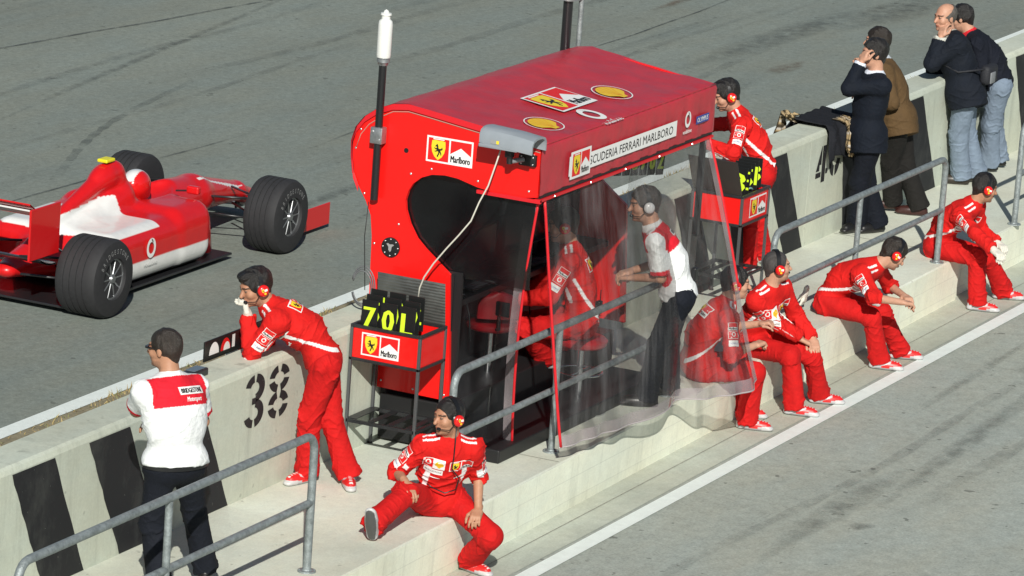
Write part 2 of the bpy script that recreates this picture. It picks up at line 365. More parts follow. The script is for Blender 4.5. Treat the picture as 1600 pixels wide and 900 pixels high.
def ringp(cx,cy,r0,r1,col,lay=1,a0=0,a1=360,n=20,sy=1):
    v=[];f=[]
    for i in range(n+1):
        a=R(a0+(a1-a0)*i/n)
        v+=[(cx+r0*math.cos(a),cy+r0*sy*math.sin(a)),(cx+r1*math.cos(a),cy+r1*sy*math.sin(a))]
    for i in range(n): f.append((2*i,2*i+1,2*i+3,2*i+2))
    return [(np.array(v),f,col,lay)]
def disc(cx,cy,r,col,lay=1,sy=1,n=18): return pg([(cx+r*math.cos(2*PI*i/n),cy+r*sy*math.sin(2*PI*i/n)) for i in range(n)],col,lay)
def xf(G,sx=1,sy=None,dx=0,dy=0,dl=0):
    sy=sx if sy is None else sy; return [(g[0]*np.array([sx,sy])+np.array([dx,dy]),g[1],g[2],g[3]+dl) for g in G]
HORSE=[(-.05,-.42),(.02,-.40),(.03,-.30),(.10,-.22),(.09,-.12),(.16,-.18),(.20,-.30),(.26,-.29),(.24,-.16),(.17,-.05),(.20,.04),(.28,.02),(.33,.12),(.27,.24),(.22,.12),(.14,.12),(.06,.10),(.0,.16),(-.01,.28),(-.08,.40),(-.13,.42),(-.14,.36),(-.24,.26),(-.22,.22),(-.12,.24),(-.11,.16),(-.20,.12),(-.29,.17),(-.31,.13),(-.21,.05),(-.12,.05),(-.16,-.03),(-.28,-.05),(-.27,-.10),(-.14,-.09),(-.04,-.04),(.02,-.12),(-.02,-.24),(-.09,-.34)]
def shield(cx,cy,h,lay=2):
    P=[(-.36,.44),(-.18,.48),(0,.46),(.18,.48),(.36,.44),(.38,.15),(.33,-.12),(.2,-.34),(0,-.5),(-.2,-.34),(-.33,-.12),(-.38,.15)]
    return xf(pg(P,'yellow',lay)+pg([(x*.72,y*.78-.02) for x,y in HORSE],'black',lay+1)+rc(-.30,.5,.30,.55,'white',lay),h,h,cx,cy)
def marl(cx,cy,w,h,lay=1):
    # white field, red roof notched by a white peak, name below
    return xf(rc(-.5,-.5,.5,.5,'white',lay)+pg([(-.5,.5),(-.5,-.10),(0,.22),(.5,-.10),(.5,.5)],'red',lay+1)+T('Marlboro',0,-.30,.30,.92,'black',lay+2,bold=.012),w,h,cx,cy)
def logopair(w,h):
    b=.035*w; return rc(-w/2,-h/2,w/2,h/2,'white',0)+rc(-w/2+b,-h/2+b,-b*.5,h/2-b,'red',1)+shield(-w/4+b*.2,-.01*h,h*.78,2)+marl(w/4-b*.2,0,w/2-b*1.4,h-2*b,1)
def shellmark(w,ring=True,cols=('red','white')):
    P=[(-.12,-.40),(.12,-.40),(.16,-.28),(.42,-.14)]+[(.48*math.cos(R(a)),.42*math.sin(R(a))) for a in range(0,181,18)]+[(-.42,-.14),(-.16,-.28)]
    G=pg(P,'shell',1)
    for a in (35,62,90,118,145): G+=pg([(-.006+0,-.30),(.006,-.30),(.43*math.cos(R(a))+.012,.38*math.sin(R(a))),(.43*math.cos(R(a))-.012,.38*math.sin(R(a)))],'orange',2)
    if ring: G=xf(G,.82)+ringp(0,.0,.47,.50,cols[1],1,sy=.86,n=28)
    return xf(G,w)
def voda(w,name=True,col='white'):
    G=ringp(0,.12,.20,.34,col,1,sy=1.15,n=24)+pg([(-.02,.5),(.10,.42),(.16,.30),(.05,.36)],col,1)
    if name: G+=T('vodafone',0,-.44,.20,1.0,col,1,bold=.008)
    return xf(G,w)
def place(G,o,ux,uy,name,parent,step=.0012,off=.0025,bvh=None,sub=.02,n=None,flip=False):
    """lay shapes on a flat panel, or (bvh) wrap them on a curved surface from outside"""
    ux,uy=nz(ux),nz(uy); nn=nz(np.cross(ux,uy)) if n is None else nz(n); o=np.array(o,float); mats=[];V_=[];F_=[];M_=[]
    for (v,f,c,lay) in G:
        if c not in mats: mats.append(c)
        if bvh:
            bm=bmesh.new(); bv=[bm.verts.new((a[0],a[1],0)) for a in v]
            for q in f:
                try: bm.faces.new([bv[i] for i in q])
                except ValueError: pass
            bmesh.ops.triangulate(bm,faces=bm.faces)
            for _ in range(4):
                es=[e for e in bm.edges if e.calc_length()>sub]
                if not es: break
                bmesh.ops.subdivide_edges(bm,edges=es,cuts=1); bmesh.ops.triangulate(bm,faces=[q for q in bm.faces if len(q.verts)>3])
            bm.verts.index_update(); v=np.array([[a.co.x,a.co.y] for a in bm.verts]); f=[tuple(a.index for a in q.verts) for q in bm.faces]; bm.free()
        base=len(V_)
        for a in v:
            p=o+ux*a[0]+uy*a[1]
            if bvh:
                h=bvh.ray_cast(Vector(p+nn*.16),Vector(-nn),.32)
                if h[0] is None: h=bvh.find_nearest(Vector(p))
                q=np.array(h[0]); hn=np.array(h[1]); hn=hn if np.dot(hn,nn)>0 else -hn; p=q+nz(hn+nn)*(off+step*lay)
            else: p=p+nn*(off+step*lay)
            V_.append(tuple(p))
        for q in f: F_.append(tuple(i+base for i in q)); M_.append(mats.index(c))
    me=bpy.data.meshes.new(name); me.from_pydata(V_,[],F_)
    for c in mats: me.materials.append(ink(c))
    me.polygons.foreach_set('material_index',M_); me.update()
    return link(bpy.data.objects.new(name,me),parent)

# ------------------------------------------------------------------ people
def S3(A): return np.array(A)
def segdist(P,a,b):
    d=b-a; t=np.clip(((P-a)@d)/(d@d+1e-12),0,1); q=P-a-t[:,None]*d; return np.linalg.norm(q,axis=1),t,q
def wrinkle(V_,N_,bones,amp,seed=0):
    # folds run round the limb, deepest by the joints
    D_=np.stack([segdist(V_,a,b)[0]-r for a,b,r,g in bones],1); w=D_.argmin(1); out=np.zeros(len(V_))
    for i,(a,b,r,g) in enumerate(bones):
        m=w==i
        if not m.any(): continue
        P=V_[m]; d=nz(b-a); L_=np.linalg.norm(b-a); ax=(P-a)@d; q=P-a-ax[:,None]*d
        e=nz(np.cross(d,[.3,.5,.8])); e2=np.cross(d,e); u=q@e/max(r,.03); v=q@e2/max(r,.03)
        ph=seed*1.7+i*2.3; warp=.9*np.sin(u*1.7+ph)+.7*np.sin(v*2.1+ph*1.3)+.5*np.sin(u*3.1+v*2.3+ph)
        f1=1-np.abs(np.sin(ax*24+1.5*u+1.1*v+warp*1.5+ph)); f2=1-np.abs(np.sin(ax*43-1.9*u+1.0*v-warp*1.7+ph*2)); f3=np.sin(ax*11+warp*1.2+1.3*u-v+ph)
        je=np.exp(-(ax/.10)**2)+np.exp(-((ax-L_)/.12)**2); k=.30+.75*np.clip(je,0,1)
        p1=np.clip(.5+.9*np.sin(u*1.6+ax*7+ph*3),0,1); p2=np.clip(.5+.9*np.sin(v*1.9-ax*9+ph),0,1)
        out[m]=g*k*(.95*f1**3*p1+.65*f2**3*p2+.50*f3)
    return V_+N_*(out*amp)[:,None]
def hand_prims(S,wr,d,n,side,s,curl=30,spread=1.0,grow=0.0,thumb=35):
    d=nz(d); n=nz(n-d*np.dot(n,d)); w=np.cross(n,d) if side=='L' else np.cross(d,n); s=s*1.04
    S.cone(wr-d*.03*s,wr+d*.02*s,(.029+grow)*s,(.028+grow)*s,.01,flat=(n,1.25))
    S.rbox(wr+d*.055*s,[d,w,n],np.array([.046,.041,.0165])*s+grow,.015*s,.012)
    for i,(off,ln) in enumerate(((.030,.074),(.0105,.082),(-.0095,.076),(-.029,.060))):
        p=wr+(d*.094+w*off)*s; c=curl*(1+.12*i); dd=nz(d+w*(.10-.07*i)*spread)
        for j,fr in enumerate((.46,.30,.24)):
            dd=rot(dd,np.cross(dd,n),c*(.75 if j==0 else 1.0)); q=p+dd*ln*fr*s; r=(.0098-.0011*j+grow*.8)*s; S.cone(p,q,r,r*.93,.004); p=q
    p=wr+(d*.028+w*.030)*s; td=nz(d*.62+w*.72+n*.35); q=p+td*.042*s; S.cone(p,q,(.0145+grow*.8)*s,(.0125+grow)*s,.008)
    td=nz(td+d*.8-w*thumb/60.); r2=q+td*.034*s; S.cone(q,r2,(.012+grow*.8)*s,(.0105+grow*.8)*s,.004); td=nz(td+n*.35-w*.15); S.cone(r2,r2+td*.026*s,(.0105+grow*.8)*s,(.009+grow*.8)*s,.004)
def default_palm(J,k,spec):
    if 'palm'+k in spec: return np.array(spec['palm'+k],float)
    n=V(0,0,-1)-J['hd'+k]*(-J['hd'+k][2]); return n if np.linalg.norm(n)>.3 else J['Fc']
def smooth01(x,a,b): return np.clip((x-a)/(b-a),0,1)
def mix(c,m,col): return c*(1-m[:,None])+np.array(col)*m[:,None]
SKIN=dict(light=(.50,.27,.18),mid=(.42,.215,.13),tan=(.34,.17,.10))
def make_person(name,J,sp):
    s=J['s']; h=sp.get('vox',.006); P=lambda k:J[k]; lab=sp['label']
    feet_z=min(J['anL'][2],J['anR'][2])-.085
    root=thing('person',lab,'person',(float(J['pel'][0]),float(J['pel'][1]),float(feet_z)))
    bl=sp.get('build',1.0); Lc,Fc,u1,u2=J['Lc'],J['Fc'],J['u1'],J['u2']; Fh,Lh,Uh=J['Fh'],J['Lh'],J['Uh']; H=J['head']; F0,L0=J['F'],J['L']
    pF=rot(F0,L0,sp.get('ptilt',0)); pU=J['pU']
    slv=sp.get('sleeve',.97); curl=sp.get('curl',28)
    hA=[Fh,Lh,Uh]; sH=s*sp.get('hs',1.07)
    # ---- body: one continuous surface from scalp to ankles
    B=SDF(h)
    B.ell(H+(Fh*-.012+Uh*.030)*sH,hA,np.array([.096,.076,.088])*sH,.02)
    B.ell(H+(Fh*.028-Uh*.030)*sH,hA,np.array([.066,.060,.084])*sH,.03)
    B.ell(H+(Fh*.036-Uh*.078)*sH,hA,np.array([.047,.047,.036])*sH,.025)
    B.cone(H+(Fh*.088+Uh*.012)*sH,H+(Fh*.112-Uh*.024)*sH,.0085*sH,.0135*sH,.012)
    B.ell(H+(Fh*.080+Uh*.030)*sH,hA,np.array([.016,.050,.010])*sH,.014)
    for g in (1,-1):
        B.ell(H+(Fh*.060+Lh*g*.040-Uh*.022)*sH,hA,np.array([.026,.024,.024])*sH,.02)
        B.ell(H+(Fh*.101+Lh*g*.031+Uh*.011)*sH,hA,np.array([.013,.015,.010])*sH,.010,'sub')
        B.ell(H+(Fh*.080+Lh*g*.031+Uh*.010)*sH,hA,np.array([.0125,.0125,.0125])*sH,.003)
        B.ell(H+(-Fh*.006+Lh*g*.077-Uh*.008)*sH,hA,np.array([.018,.008,.030])*sH,.008)
    B.ell(H+(Fh*.088-Uh*.055)*sH,hA,np.array([.014,.024,.0065])*sH,.008); B.ell(H+(Fh*.086-Uh*.066)*sH,hA,np.array([.013,.021,.0065])*sH,.008)
    B.ell(H+(Fh*.078-Uh*.094)*sH,hA,np.array([.018,.022,.016])*sH,.014)
    B.cone(H+(-Fh*.022-Uh*.055)*sH,J['neck'],.058*s,.068*s,.03)
    nb=J['neck']
    B.ell(nb-u2*.17*s,[Lc,Fc,u2],np.array([.150*bl,.095*bl,.17])*s,.05); B.ell(J['pel']+u1*.13*s,[L0,nz(np.cross(L0,u1)),u1],np.array([.135*bl,.095*bl,.17])*s,.05)
    B.ell(J['pel']-pU*.01,[L0,pF,pU],np.array([.150*bl,.10*bl,.11])*s,.05)
    for k in 'LR':
        B.cone(nb,J['sh'+k],.05*s,.05*s,.05); B.cone(J['sh'+k],J['el'+k],.048*s,.038*s,.03); B.cone(J['el'+k],J['wr'+k],.040*s,.027*s,.02)
        B.cone(J['hip'+k],J['kn'+k],.078*s,.052*s,.04); B.cone(J['kn'+k],J['an'+k],.050*s,.036*s,.02)
        B.cone(J['an'+k],J['an'+k]+J['td'+k]*.06-nz(np.cross(J['td'+k],np.cross(V(0,0,1),J['td'+k])))*.045*s,.032*s,.028*s,.02)
        hand_prims(B,J['wr'+k],J['hd'+k],default_palm(J,k,sp),k,s,sp.get('curl'+k,curl),grow=-.001 if sp.get('gloves') else 0)
    Vb,Fb=B.mesh(); Nb=vnormals(Vb,Fb)
    X=(Vb-H)/sH; x,y,z=X@Fh,X@Lh,X@Uh; hd=(x*x+y*y+z*z<.022)
    base=np.array(SKIN[sp.get('skin','light')]); c=np.tile(base,(len(Vb),1))
    c=mix(c,hd*smooth01(.05-np.hypot(x-.085,np.abs(y)-.02),0,.05)*.25,base*[1.15,.72,.65])
    st=sp.get('stubble',.35); c=mix(c,hd*(x>.0)*smooth01(-z,.035,.06)*st*(np.abs(z+.06)>.008),base*[.35,.38,.42])
    eb=hd*(x>.055)*(np.abs(z-.030+.12*np.abs(np.abs(y)-.03))<.0065)*(np.abs(y)>.010)*(np.abs(y)<.052); c=mix(c,eb*.9,(.03,.02,.015))
    ey=hd*(x>.06)*(np.hypot((np.abs(y)-.031)/1.5,z-.010)<.0085); c=mix(c,ey*.85,(.10,.075,.06))
    lp=hd*(x>.07)*(np.abs(z+.060)<.0085)*(np.abs(y)<.024); c=mix(c,lp*.75,base*[.80,.42,.42]); mo=hd*(x>.07)*(np.abs(z+.0605)<.0028)*(np.abs(y)<.022); c=mix(c,mo*.7,(.07,.025,.02))
    hairc=np.array(sp.get('haircol',(.012,.010,.009)))
    if sp.get('bald'): c=mix(c,hd*smooth01(-.010-(x*.62-z*.30-.0*y),0,.03)*(z<.075)*(x<.02)*.55,hairc*2)
    npmesh('body',Vb,Fb,mat('skin',(1,1,1),rough=.52,var=.10,vs=38,bump=.12,bs=160,attr=True,spec=.4),root,c)
    # ---- hair
    if not sp.get('nohair'):
        Hh=SDF(h*.85); g=sp.get('hairvol',.012)
        Hh.ell(H+(Fh*-.014+Uh*.032)*sH,hA,(np.array([.096,.076,.088])+g)*sH,.02)
        Hh.cone(H+(-Fh*.05-Uh*.02)*sH,H+(-Fh*.055-Uh*.055)*sH,(.045+g*.5)*sH,(.034+g*.3)*sH,.03)
        if sp.get('bald'): Hh.cut(H+Uh*.066*sH-Fh*.02*sH,nz(Uh+Fh*.75)); 
        elif sp.get('quiff'): Hh.ell(H+(Fh*.055+Uh*.098)*sH,hA,np.array([.042,.058,.022])*sH,.02)
        hl=sp.get('hairline',0); pn=nz(Fh*.66-Uh*.75)
        # two cuts: forehead line and cheek line
        Hh.ell(H+(Fh*.118-Uh*(.022-hl))*sH,hA,np.array([.088,.10,.098])*sH,.008,'sub')
        Hh.ell(H+(Fh*.030-Uh*.105)*sH,hA,np.array([.080,.12,.078])*sH,.008,'sub')
        Vh,Fq=Hh.mesh(); Nh=vnormals(Vh,Fq); X=(Vh-H)/sH; x,y,z=X@Fh,X@Lh,X@Uh
        Vh=Vh+Nh*((.0022*np.sin(y*90+3*np.sin(x*37)+x*60)+.0020*np.sin(x*70+z*60+3*np.sin(y*31)))*(g/.012))[:,None]
        ch=np.tile(hairc,(len(Vh),1))*(1+.15*np.sin(y*300+x*60))[:,None]
        npmesh('hair',Vh,Fq,mat('hair',(1,1,1),rough=.42,var=.3,vs=90,bump=.5,bs=220,attr=True,spec=.5),root,ch)
    # ---- trousers
    Tt=SDF(h); tc=np.array(sp['trousers']); loose=sp.get('loose',1.0)
    Tt.ell(J['pel']-pU*.0,[L0,pF,pU],np.array([.168*bl,.122*bl,.135])*s,.05); Tt.ell(J['pel']+u1*.07*s,[L0,nz(np.cross(L0,u1)),u1],np.array([.150*bl,.106*bl,.085])*s,.04)
    for k in 'LR':
        kn,an=J['kn'+k],J['an'+k]
        Tt.cone(J['hip'+k]-pU*.01,kn,.104*s*loose,.079*s*loose,.045); Tt.cone(kn,an-nz(kn-an)*.025*s,.077*s*loose,.083*s*loose,.03,cap=True)
    Vt,Ft=Tt.mesh(); Nt=vnormals(Vt,Ft)
    bones=[(J['pel'],J['waist'],.15,.7)]
    for k in 'LR': bones+=[(J['hip'+k],J['kn'+k],.085,1.1),(J['kn'+k],J['an'+k],.07,1.15)]
    Vt=relax(wrinkle(Vt,Nt,bones,sp.get('wr',.0125),sum(map(ord,name))%13),Ft,1,.3)
    ct=np.tile(tc,(len(Vt),1))
    fab=sp.get('fabric','suit_cloth'); fm=mat(sp.get('tmat','cloth'),(1,1,1),rough=.82,var=.10,vs=24,bump=.25,bs=420,attr=True,spec=.25,sheen=.0)
    trousers=npmesh('trousers',Vt,Ft,fm,root,ct)
    # ---- jacket or shirt
    Jk=SDF(h); th=sp.get('thick',1.0)
    Jk.ell(nb-u2*.165*s,[Lc,Fc,u2],np.array([.186*bl,.130*bl,.20])*s*th,.05)
    Jk.ell(J['waist']+u1*.0*s,[nz(L0+Lc),nz(np.cross(nz(L0+Lc),nz(u1+u2))),nz(u1+u2)],np.array([.166*bl,.126*bl,.17])*s*th,.06)
    Jk.ell(J['pel']+u1*.03*s,[L0,nz(np.cross(L0,u1)),u1],np.array([.178*bl,.140*bl,.15])*s*th,.05)
    if sp.get('coat'): Jk.cone(J['pel']+u1*.02*s+L0*.05,J['pel']-u1*.13*s+L0*.07,.152*s*th,.150*s*th,.05,cap=True); Jk.cone(J['pel']+u1*.02*s-L0*.05,J['pel']-u1*.13*s-L0*.07,.152*s*th,.150*s*th,.05,cap=True)
    for k in 'LR':
        a,e,w=J['sh'+k],J['el'+k],J['wr'+k]
        Jk.cone(nb-u2*.005*s,a,.064*s,.066*s*th,.06)
        if slv<0: Jk.cone(a,a+(e-a)*(1+slv),.080*s*th,.076*s*th,.04,cap=True)
        else:
            Jk.cone(a,e,.068*s*th,.062*s*th,.05)
            if slv>0: Jk.cone(e,e+(w-e)*slv,.064*s*th,(.052 if slv>.6 else .060)*s*th,.025,cap=True)
    cl=sp.get('collar',.055)
    Jk.cone(nb-u2*.03*s,nb+nz(H-nb)*(cl+.015)*s,.074*s,.066*s,.02,cap=True); Jk.cone(nb+nz(H-nb)*(cl-.01)*s,nb+nz(H-nb)*(cl+.04)*s,.056*s,.060*s,.004,cap=2,op='sub')
    hem=sp.get('hem',.10)+(.09 if sp.get('coat') else 0); Jk.cut(J['pel']-u1*hem*s,-nz(u1*.8+pU*.4))
    Vj,Fj=Jk.mesh(); Nj=vnormals(Vj,Fj)
    bones=[(J['pel'],J['waist'],.17,1.25),(J['waist'],nb-u2*.08,.16,.7)]
    for k in 'LR': bones+=[(J['sh'+k],J['el'+k],.06,1.0),(J['el'+k],J['wr'+k],.05,1.0)]
    Vj0=Vj; Vj=relax(wrinkle(Vj,Nj,bones,sp.get('wr',.0125),sum(map(ord,name))%17+3),Fj,1,.3)
    cj=np.tile(np.array(sp['top']),(len(Vj),1)); rel=(Vj0-J['pel'])/s; 
    up=nz(nb-J['pel']); a_=rel@up; l_=rel@Lc; f_=rel@Fc; dn=(Vj0-nb)/s; ta=dn@u2; tl=dn@Lc; tf=dn@Fc
    dsh={k:segdist(Vj0,J['sh'+k],J['el'+k]) for k in 'LR'}; dfo={k:segdist(Vj0,J['el'+k],J['wr'+k]) for k in 'LR'}
    onarm={k:((dsh[k][0]<.085*s)&(dsh[k][1]>.22))|(dfo[k][0]<.075*s) for k in 'LR'}; arm=onarm['L']|onarm['R']
    W=(.80,.80,.80); kit=sp.get('kit')
    if kit=='team':
        torso=~arm
        m=torso&(np.abs(f_-(-.125+.34*(a_-.02)))<.0135)&(a_<.36)&(a_>-.08)&(np.abs(l_)>.06); cj=mix(cj,m*1.,W)
        m=torso&(f_>.03)&(np.abs(np.abs(l_)-.128-.05*(.30-a_))<.016)&(a_>.17)&(a_<.37); cj=mix(cj,m*1.,W)
        m=(ta>-.09)&(np.abs(tl)>.075)&(np.abs(tl)<.19)&((np.abs(tf-.030)<.008)|(np.abs(tf+.012)<.009)); cj=mix(cj,m*1.,W)
        for k,g in (('L',1),('R',-1)):
            for dd,lo_,hi_ in ((dsh[k],.55,1.01),(dfo[k],-.01,.75)):
                q=dd[2]/(np.linalg.norm(dd[2],axis=1)[:,None]+1e-9); fr=q@nz(Fc*.9+Lc*g*.35)
                m=onarm[k]&(dd[0]<.09*s)&(fr>.93)&(dd[1]>lo_)&(dd[1]<hi_)&((dsh[k][0]<dfo[k][0]) if dd is dsh[k] else (dfo[k][0]<=dsh[k][0])); cj=mix(cj,m*1.,W)
    if kit=='polo':
        m=(~(arm&(np.abs(tl)>.17)))&(ta>-.175)&(ta<.02)&(np.abs(tl)<.215); cj=mix(cj,m*1.,(.68,.015,.03))
        for k in 'LR': m=onarm[k]&(dsh[k][1]>=1+slv-.13); cj=mix(cj,m*1.,(.66,.015,.03))
    if kit=='sweater':
        m=(ta>.0)&(np.abs(tl)<.08)&(np.hypot(tl,tf)<.09); cj=mix(cj,m*1.,(.6,.02,.03))
    shirtc=sp.get('shirtcol')
    if shirtc is not None:
        m=(ta>.012)&(np.hypot(tl,tf)<.095); cj=mix(cj,m*1.,shirtc)
        for k in 'LR': m=onarm[k]&(dfo[k][1]>.88); cj=mix(cj,m*1.,shirtc)
    top=npmesh(sp.get('topname','jacket'),Vj,Fj,mat(sp.get('tmat','cloth'),(1,1,1)),root,cj)
    bvh=BVHTree.FromPolygons([Vector(v) for v in Vj],[tuple(int(i) for i in f) for f in Fj])
    if shirtc is not None or kit=='polo' or sp.get('belt'):
        bt=MB(); cen=J['pel']+u1*(.115 if kit=='polo' else .10)*s; n_=28
        if kit=='polo':
            PP_=[]
            for q in range(n_+1):
                w=2*PI*q/n_; d_=L0*math.cos(w)*.163*bl*s+F0*math.sin(w)*.120*bl*s; PP_.append([cen-u1*.120*s+d_*1.10,cen-u1*.085*s+d_*1.10])
            bt.grid([[a,b] for a,b in PP_],mat('black_leather',(.012,.012,.013),rough=.35)); bt.build('belt',root,smooth=True)
    # ---- shoes
    for k in 'LR':
        td=J['td'+k]; hor=nz(np.cross(V(0,0,1),td)); up_=np.cross(td,hor); G=J['an'+k]-up_*.085*s
        Q=SDF(h*.85); A3=[td,hor,up_]
        Q.cone(G+(td*-.050+up_*.020)*s,G+(td*.175+up_*.018)*s,.037*s,.040*s,.01,flat=(up_,1.8)); Q.cone(G+(-td*.045+up_*.045)*s,G+(td*.155+up_*.034)*s,.038*s,.033*s,.02)
        Q.ell(G+(td*.07+up_*.035)*s,A3,np.array([.115,.047,.045])*s,.02); Q.cone(G+(-td*.02+up_*.05)*s,J['an'+k]+nz(J['kn'+k]-J['an'+k])*.02,.042*s,.043*s,.02,cap=True)
        Vs,Fs=Q.mesh(); X=(Vs-G)/s; a,b,c_=X@td,X@hor,X@up_
        if sp.get('shoe')=='sport':
            cs=np.tile([.62,.02,.02],(len(Vs),1)); cs=mix(cs,(c_<.020)*1.,(.34,.34,.35)); cs=mix(cs,((a<.02)&(c_>.02)&(c_<.05))*1.,(.42,.42,.44)); cs=mix(cs,((a>.09)&(c_>.018)&(c_<.034))*1.,(.45,.45,.46)); cs=mix(cs,((np.abs(b)>.015)&(np.abs(c_-.045-.35*(a-.03))<.008)&(a>-.04)&(a<.10))*1.,(.50,.50,.52)); cs=mix(cs,((a>.125)&(c_<.04))*1.,(.5,.5,.5)); cs=mix(cs,((a<-.035)&(c_<.06))*1.,(.5,.5,.52)); cs=mix(cs,(c_<.004)*1.,(.08,.08,.08))
            cs=mix(cs,((np.abs(b)<.012)&(c_>.045)&(a>.02)&(np.sin(a*260)>.2))*1.,(.75,.72,.7))
        else: cs=np.tile(sp.get('shoecol',(.012,.011,.011)),(len(Vs),1)).astype(float)
        npmesh('shoe',Vs,Fs,mat('shoe_leather',(1,1,1),rough=.38,var=.1,vs=40,attr=True),root,cs)
    # ---- gloves
    if sp.get('gloves'):
        for k in sp['gloves']:
            G_=SDF(h*.85); hand_prims(G_,J['wr'+k],J['hd'+k],default_palm(J,k,sp),k,s,sp.get('curl'+k,curl),grow=.0022)
            G_.cone(J['wr'+k]-J['hd'+k]*.05,J['wr'+k],.034*s,.032*s,.02)
            Vg,Fg=G_.mesh(); npmesh('glove',Vg,Fg,mat('glove_cloth',(.66,.64,.56),rough=.8,var=.12,vs=60,bump=.3,bs=200),root)
    # ---- headset
    if sp.get('headset'):
        hm=mat('headset_plastic',(.010,.010,.011),rough=.3); cupm=mat('cup_'+sp['headset'],(.70,.012,.012) if sp['headset']=='red' else (.6,.6,.6),rough=.25,coat=.4)
        hs=MB(); pts=[]
        for i in range(17):
            w=PI*i/16; pts.append(H+(Lh*math.cos(w)*.094+Uh*(.0+math.sin(w)*.131)-Fh*.012)*sH)
        rr=[]
        for p_ in (pts,): 
            A_=[]
            for q,pp in enumerate(p_):
                t=nz(p_[min(q+1,16)]-p_[max(q-1,0)]); o_=nz(np.cross(t,Fh)); A_.append([pp-Fh*.017*s-o_*.004,pp+Fh*.017*s-o_*.004,pp+Fh*.017*s+o_*.005,pp-Fh*.017*s+o_*.005,pp-Fh*.017*s-o_*.004])
            hs.grid(A_,hm)
        hb=hs.build('headset',root,smooth=40)
        for g in (1,-1):
            c0=H+(Lh*g*.078-Fh*.006-Uh*.006)*s; e=MB(); e.lathe(c0,Lh*g,[(0,.030*sH),(.002,.041*sH),(.014*sH,.043*sH),(.020*sH,.036*sH)],hm,20); e.build('ear_pad',hb,smooth=40)
            e=MB(); e.lathe(c0+Lh*g*.018*s,Lh*g,[(0,.036*s),(.006*s,.042*s),(.020*s,.041*s),(.031*s,.031*s),(.036*s,.012*s),(.0365*s,0)],cupm,24); cup=e.build('ear_cup',hb,smooth=True)
            if sp['headset']=='red':
                cc=c0+Lh*g*.0545*s; ux=-Fh*g; G1=xf(shield(-.011,.008,.026,0)+rc(.0,-.002,.022,.014,'white',1),s)+xf(disc(.0,-.016,.009,'shell',1),s)
                place(G1,cc,ux,Uh,'cup_emblem',cup,step=.0003,off=.0)
        mc=MB(); c0=H+(Lh*.088-Uh*.03+Fh*.01)*s; m1=H+(Fh*.118+Lh*.035-Uh*.062)*s; mc.tube([c0,H+(Lh*.085+Fh*.06-Uh*.062)*sH,m1],.0032,hm,6); mc.lathe(m1-Fh*.004,nz(-Lh+Fh*.2),[(-.012,.006),(-.008,.012),(.010,.012),(.014,.005)],hm,10); mc.build('microphone',hb,smooth=40)
        if sp.get('cord'):
            pts=sp['cord'](J); 
            cb=MB(); cb.tube(pts,.0048,hm,8); cb.build('headset_cable',root,smooth=True)
    if sp.get('glasses'):
        gm=mat('dark_lens',(.008,.008,.009),rough=.1); e=MB(); e.tube([H+(Fh*.02+Lh*.084+Uh*.016)*sH,H+(Fh*.09+Lh*.066+Uh*.014)*sH,H+(Fh*.107+Lh*.03+Uh*.010)*sH,H+(Fh*.110+Uh*.010)*sH,H+(Fh*.107-Lh*.03+Uh*.010)*sH,H+(Fh*.09-Lh*.066+Uh*.014)*sH,H+(Fh*.02-Lh*.084+Uh*.016)*sH],[.003,.007,.015,.008,.015,.007,.003],gm,8); e.build('sunglasses',root,smooth=True)
    # ---- badges stitched on the cloth
    def badge(nm,G,o,n,upv):
        n=nz(n); uy=nz(upv-n*np.dot(upv,n)); ux=np.cross(uy,n); b=place(G,o,ux,uy,nm,root,step=.0010,off=.0035,bvh=bvh,n=n,sub=.014)
    def sleeve(k,ts=(.28,.51,.74),w=.082):
        g=1 if k=='L' else -1; a,e=J['sh'+k],J['el'+k]; d=nz(a-e); n=nz(Lc*g*.9+Fc*.12); n=nz(n-d*np.dot(n,d)); n=nz(n+V(0,0,.001))
        n=nz(n*1.0); hh=w*.72
        Gs=[rc(-w/2,-hh/2,w/2,hh/2,'white',0)+xf(marl(0,0,w*.9,hh*.9,0)[1:],1), rc(-w/2,-hh/2,w/2,hh/2,'white',0)+rc(-w*.46,-hh*.45,w*.46,hh*.45,'red',1)+xf(voda(hh*.8,False),1,1,0,-.002,1), rc(-w*.48,-hh*.42,w*.48,hh*.42,'white',0)+T('OLYMPUS',0,0,hh*.25,w*.8,'blue',1)]
        for t,G in zip(ts,Gs): badge('sleeve_patch',xf(G,s),a+(e-a)*t,n,d)
    if kit=='team':
        bd=sp.get('badges','back armL armR chest')
        if 'back' in bd: badge('back_logo',logopair(.20*s,.105*s),nb-u2*.125*s-Fc*.1,-Fc,u2)
        if 'shellback' in bd: badge('shell_badge',shellmark(.075*s,False),nb-u2*.24*s-Fc*.1-Lc*.10*s,-Fc,u2)
        for k in 'LR':
            if 'arm'+k in bd: sleeve(k)
        if 'chest' in bd:
            badge('chest_logo',logopair(.165*s,.082*s),nb-u2*.125*s+Lc*.098*s+Fc*.1,Fc,u2)
            G=rc(-.060,-.032,.060,.032,'white',0)+rc(-.056,-.028,-.004,.028,'red',1)+xf(voda(.046,False),1,1,-.030,-.002,1)+xf(shellmark(.05,False),1,1,.029,0,0)
            badge('chest_patch',xf(G,s*1.3),nb-u2*.12*s-Lc*.095*s+Fc*.1,Fc,u2)
            badge('name_strip',xf(rc(-.05,-.016,.05,.016,'white',0)+T('BRIDGESTONE',0,0,.012,.088,'black',1),s*1.3),nb-u2*.190*s-Lc*.090*s+Fc*.1,Fc,u2)
            badge('name_strip',xf(T('VELOCE',0,0,.011,.06,'white',1,bold=.0006) if False else rc(-.035,-.006,.035,-.002,'white',0),s*1.3),nb-u2*.235*s-Lc*.085*s+Fc*.1,Fc,u2)
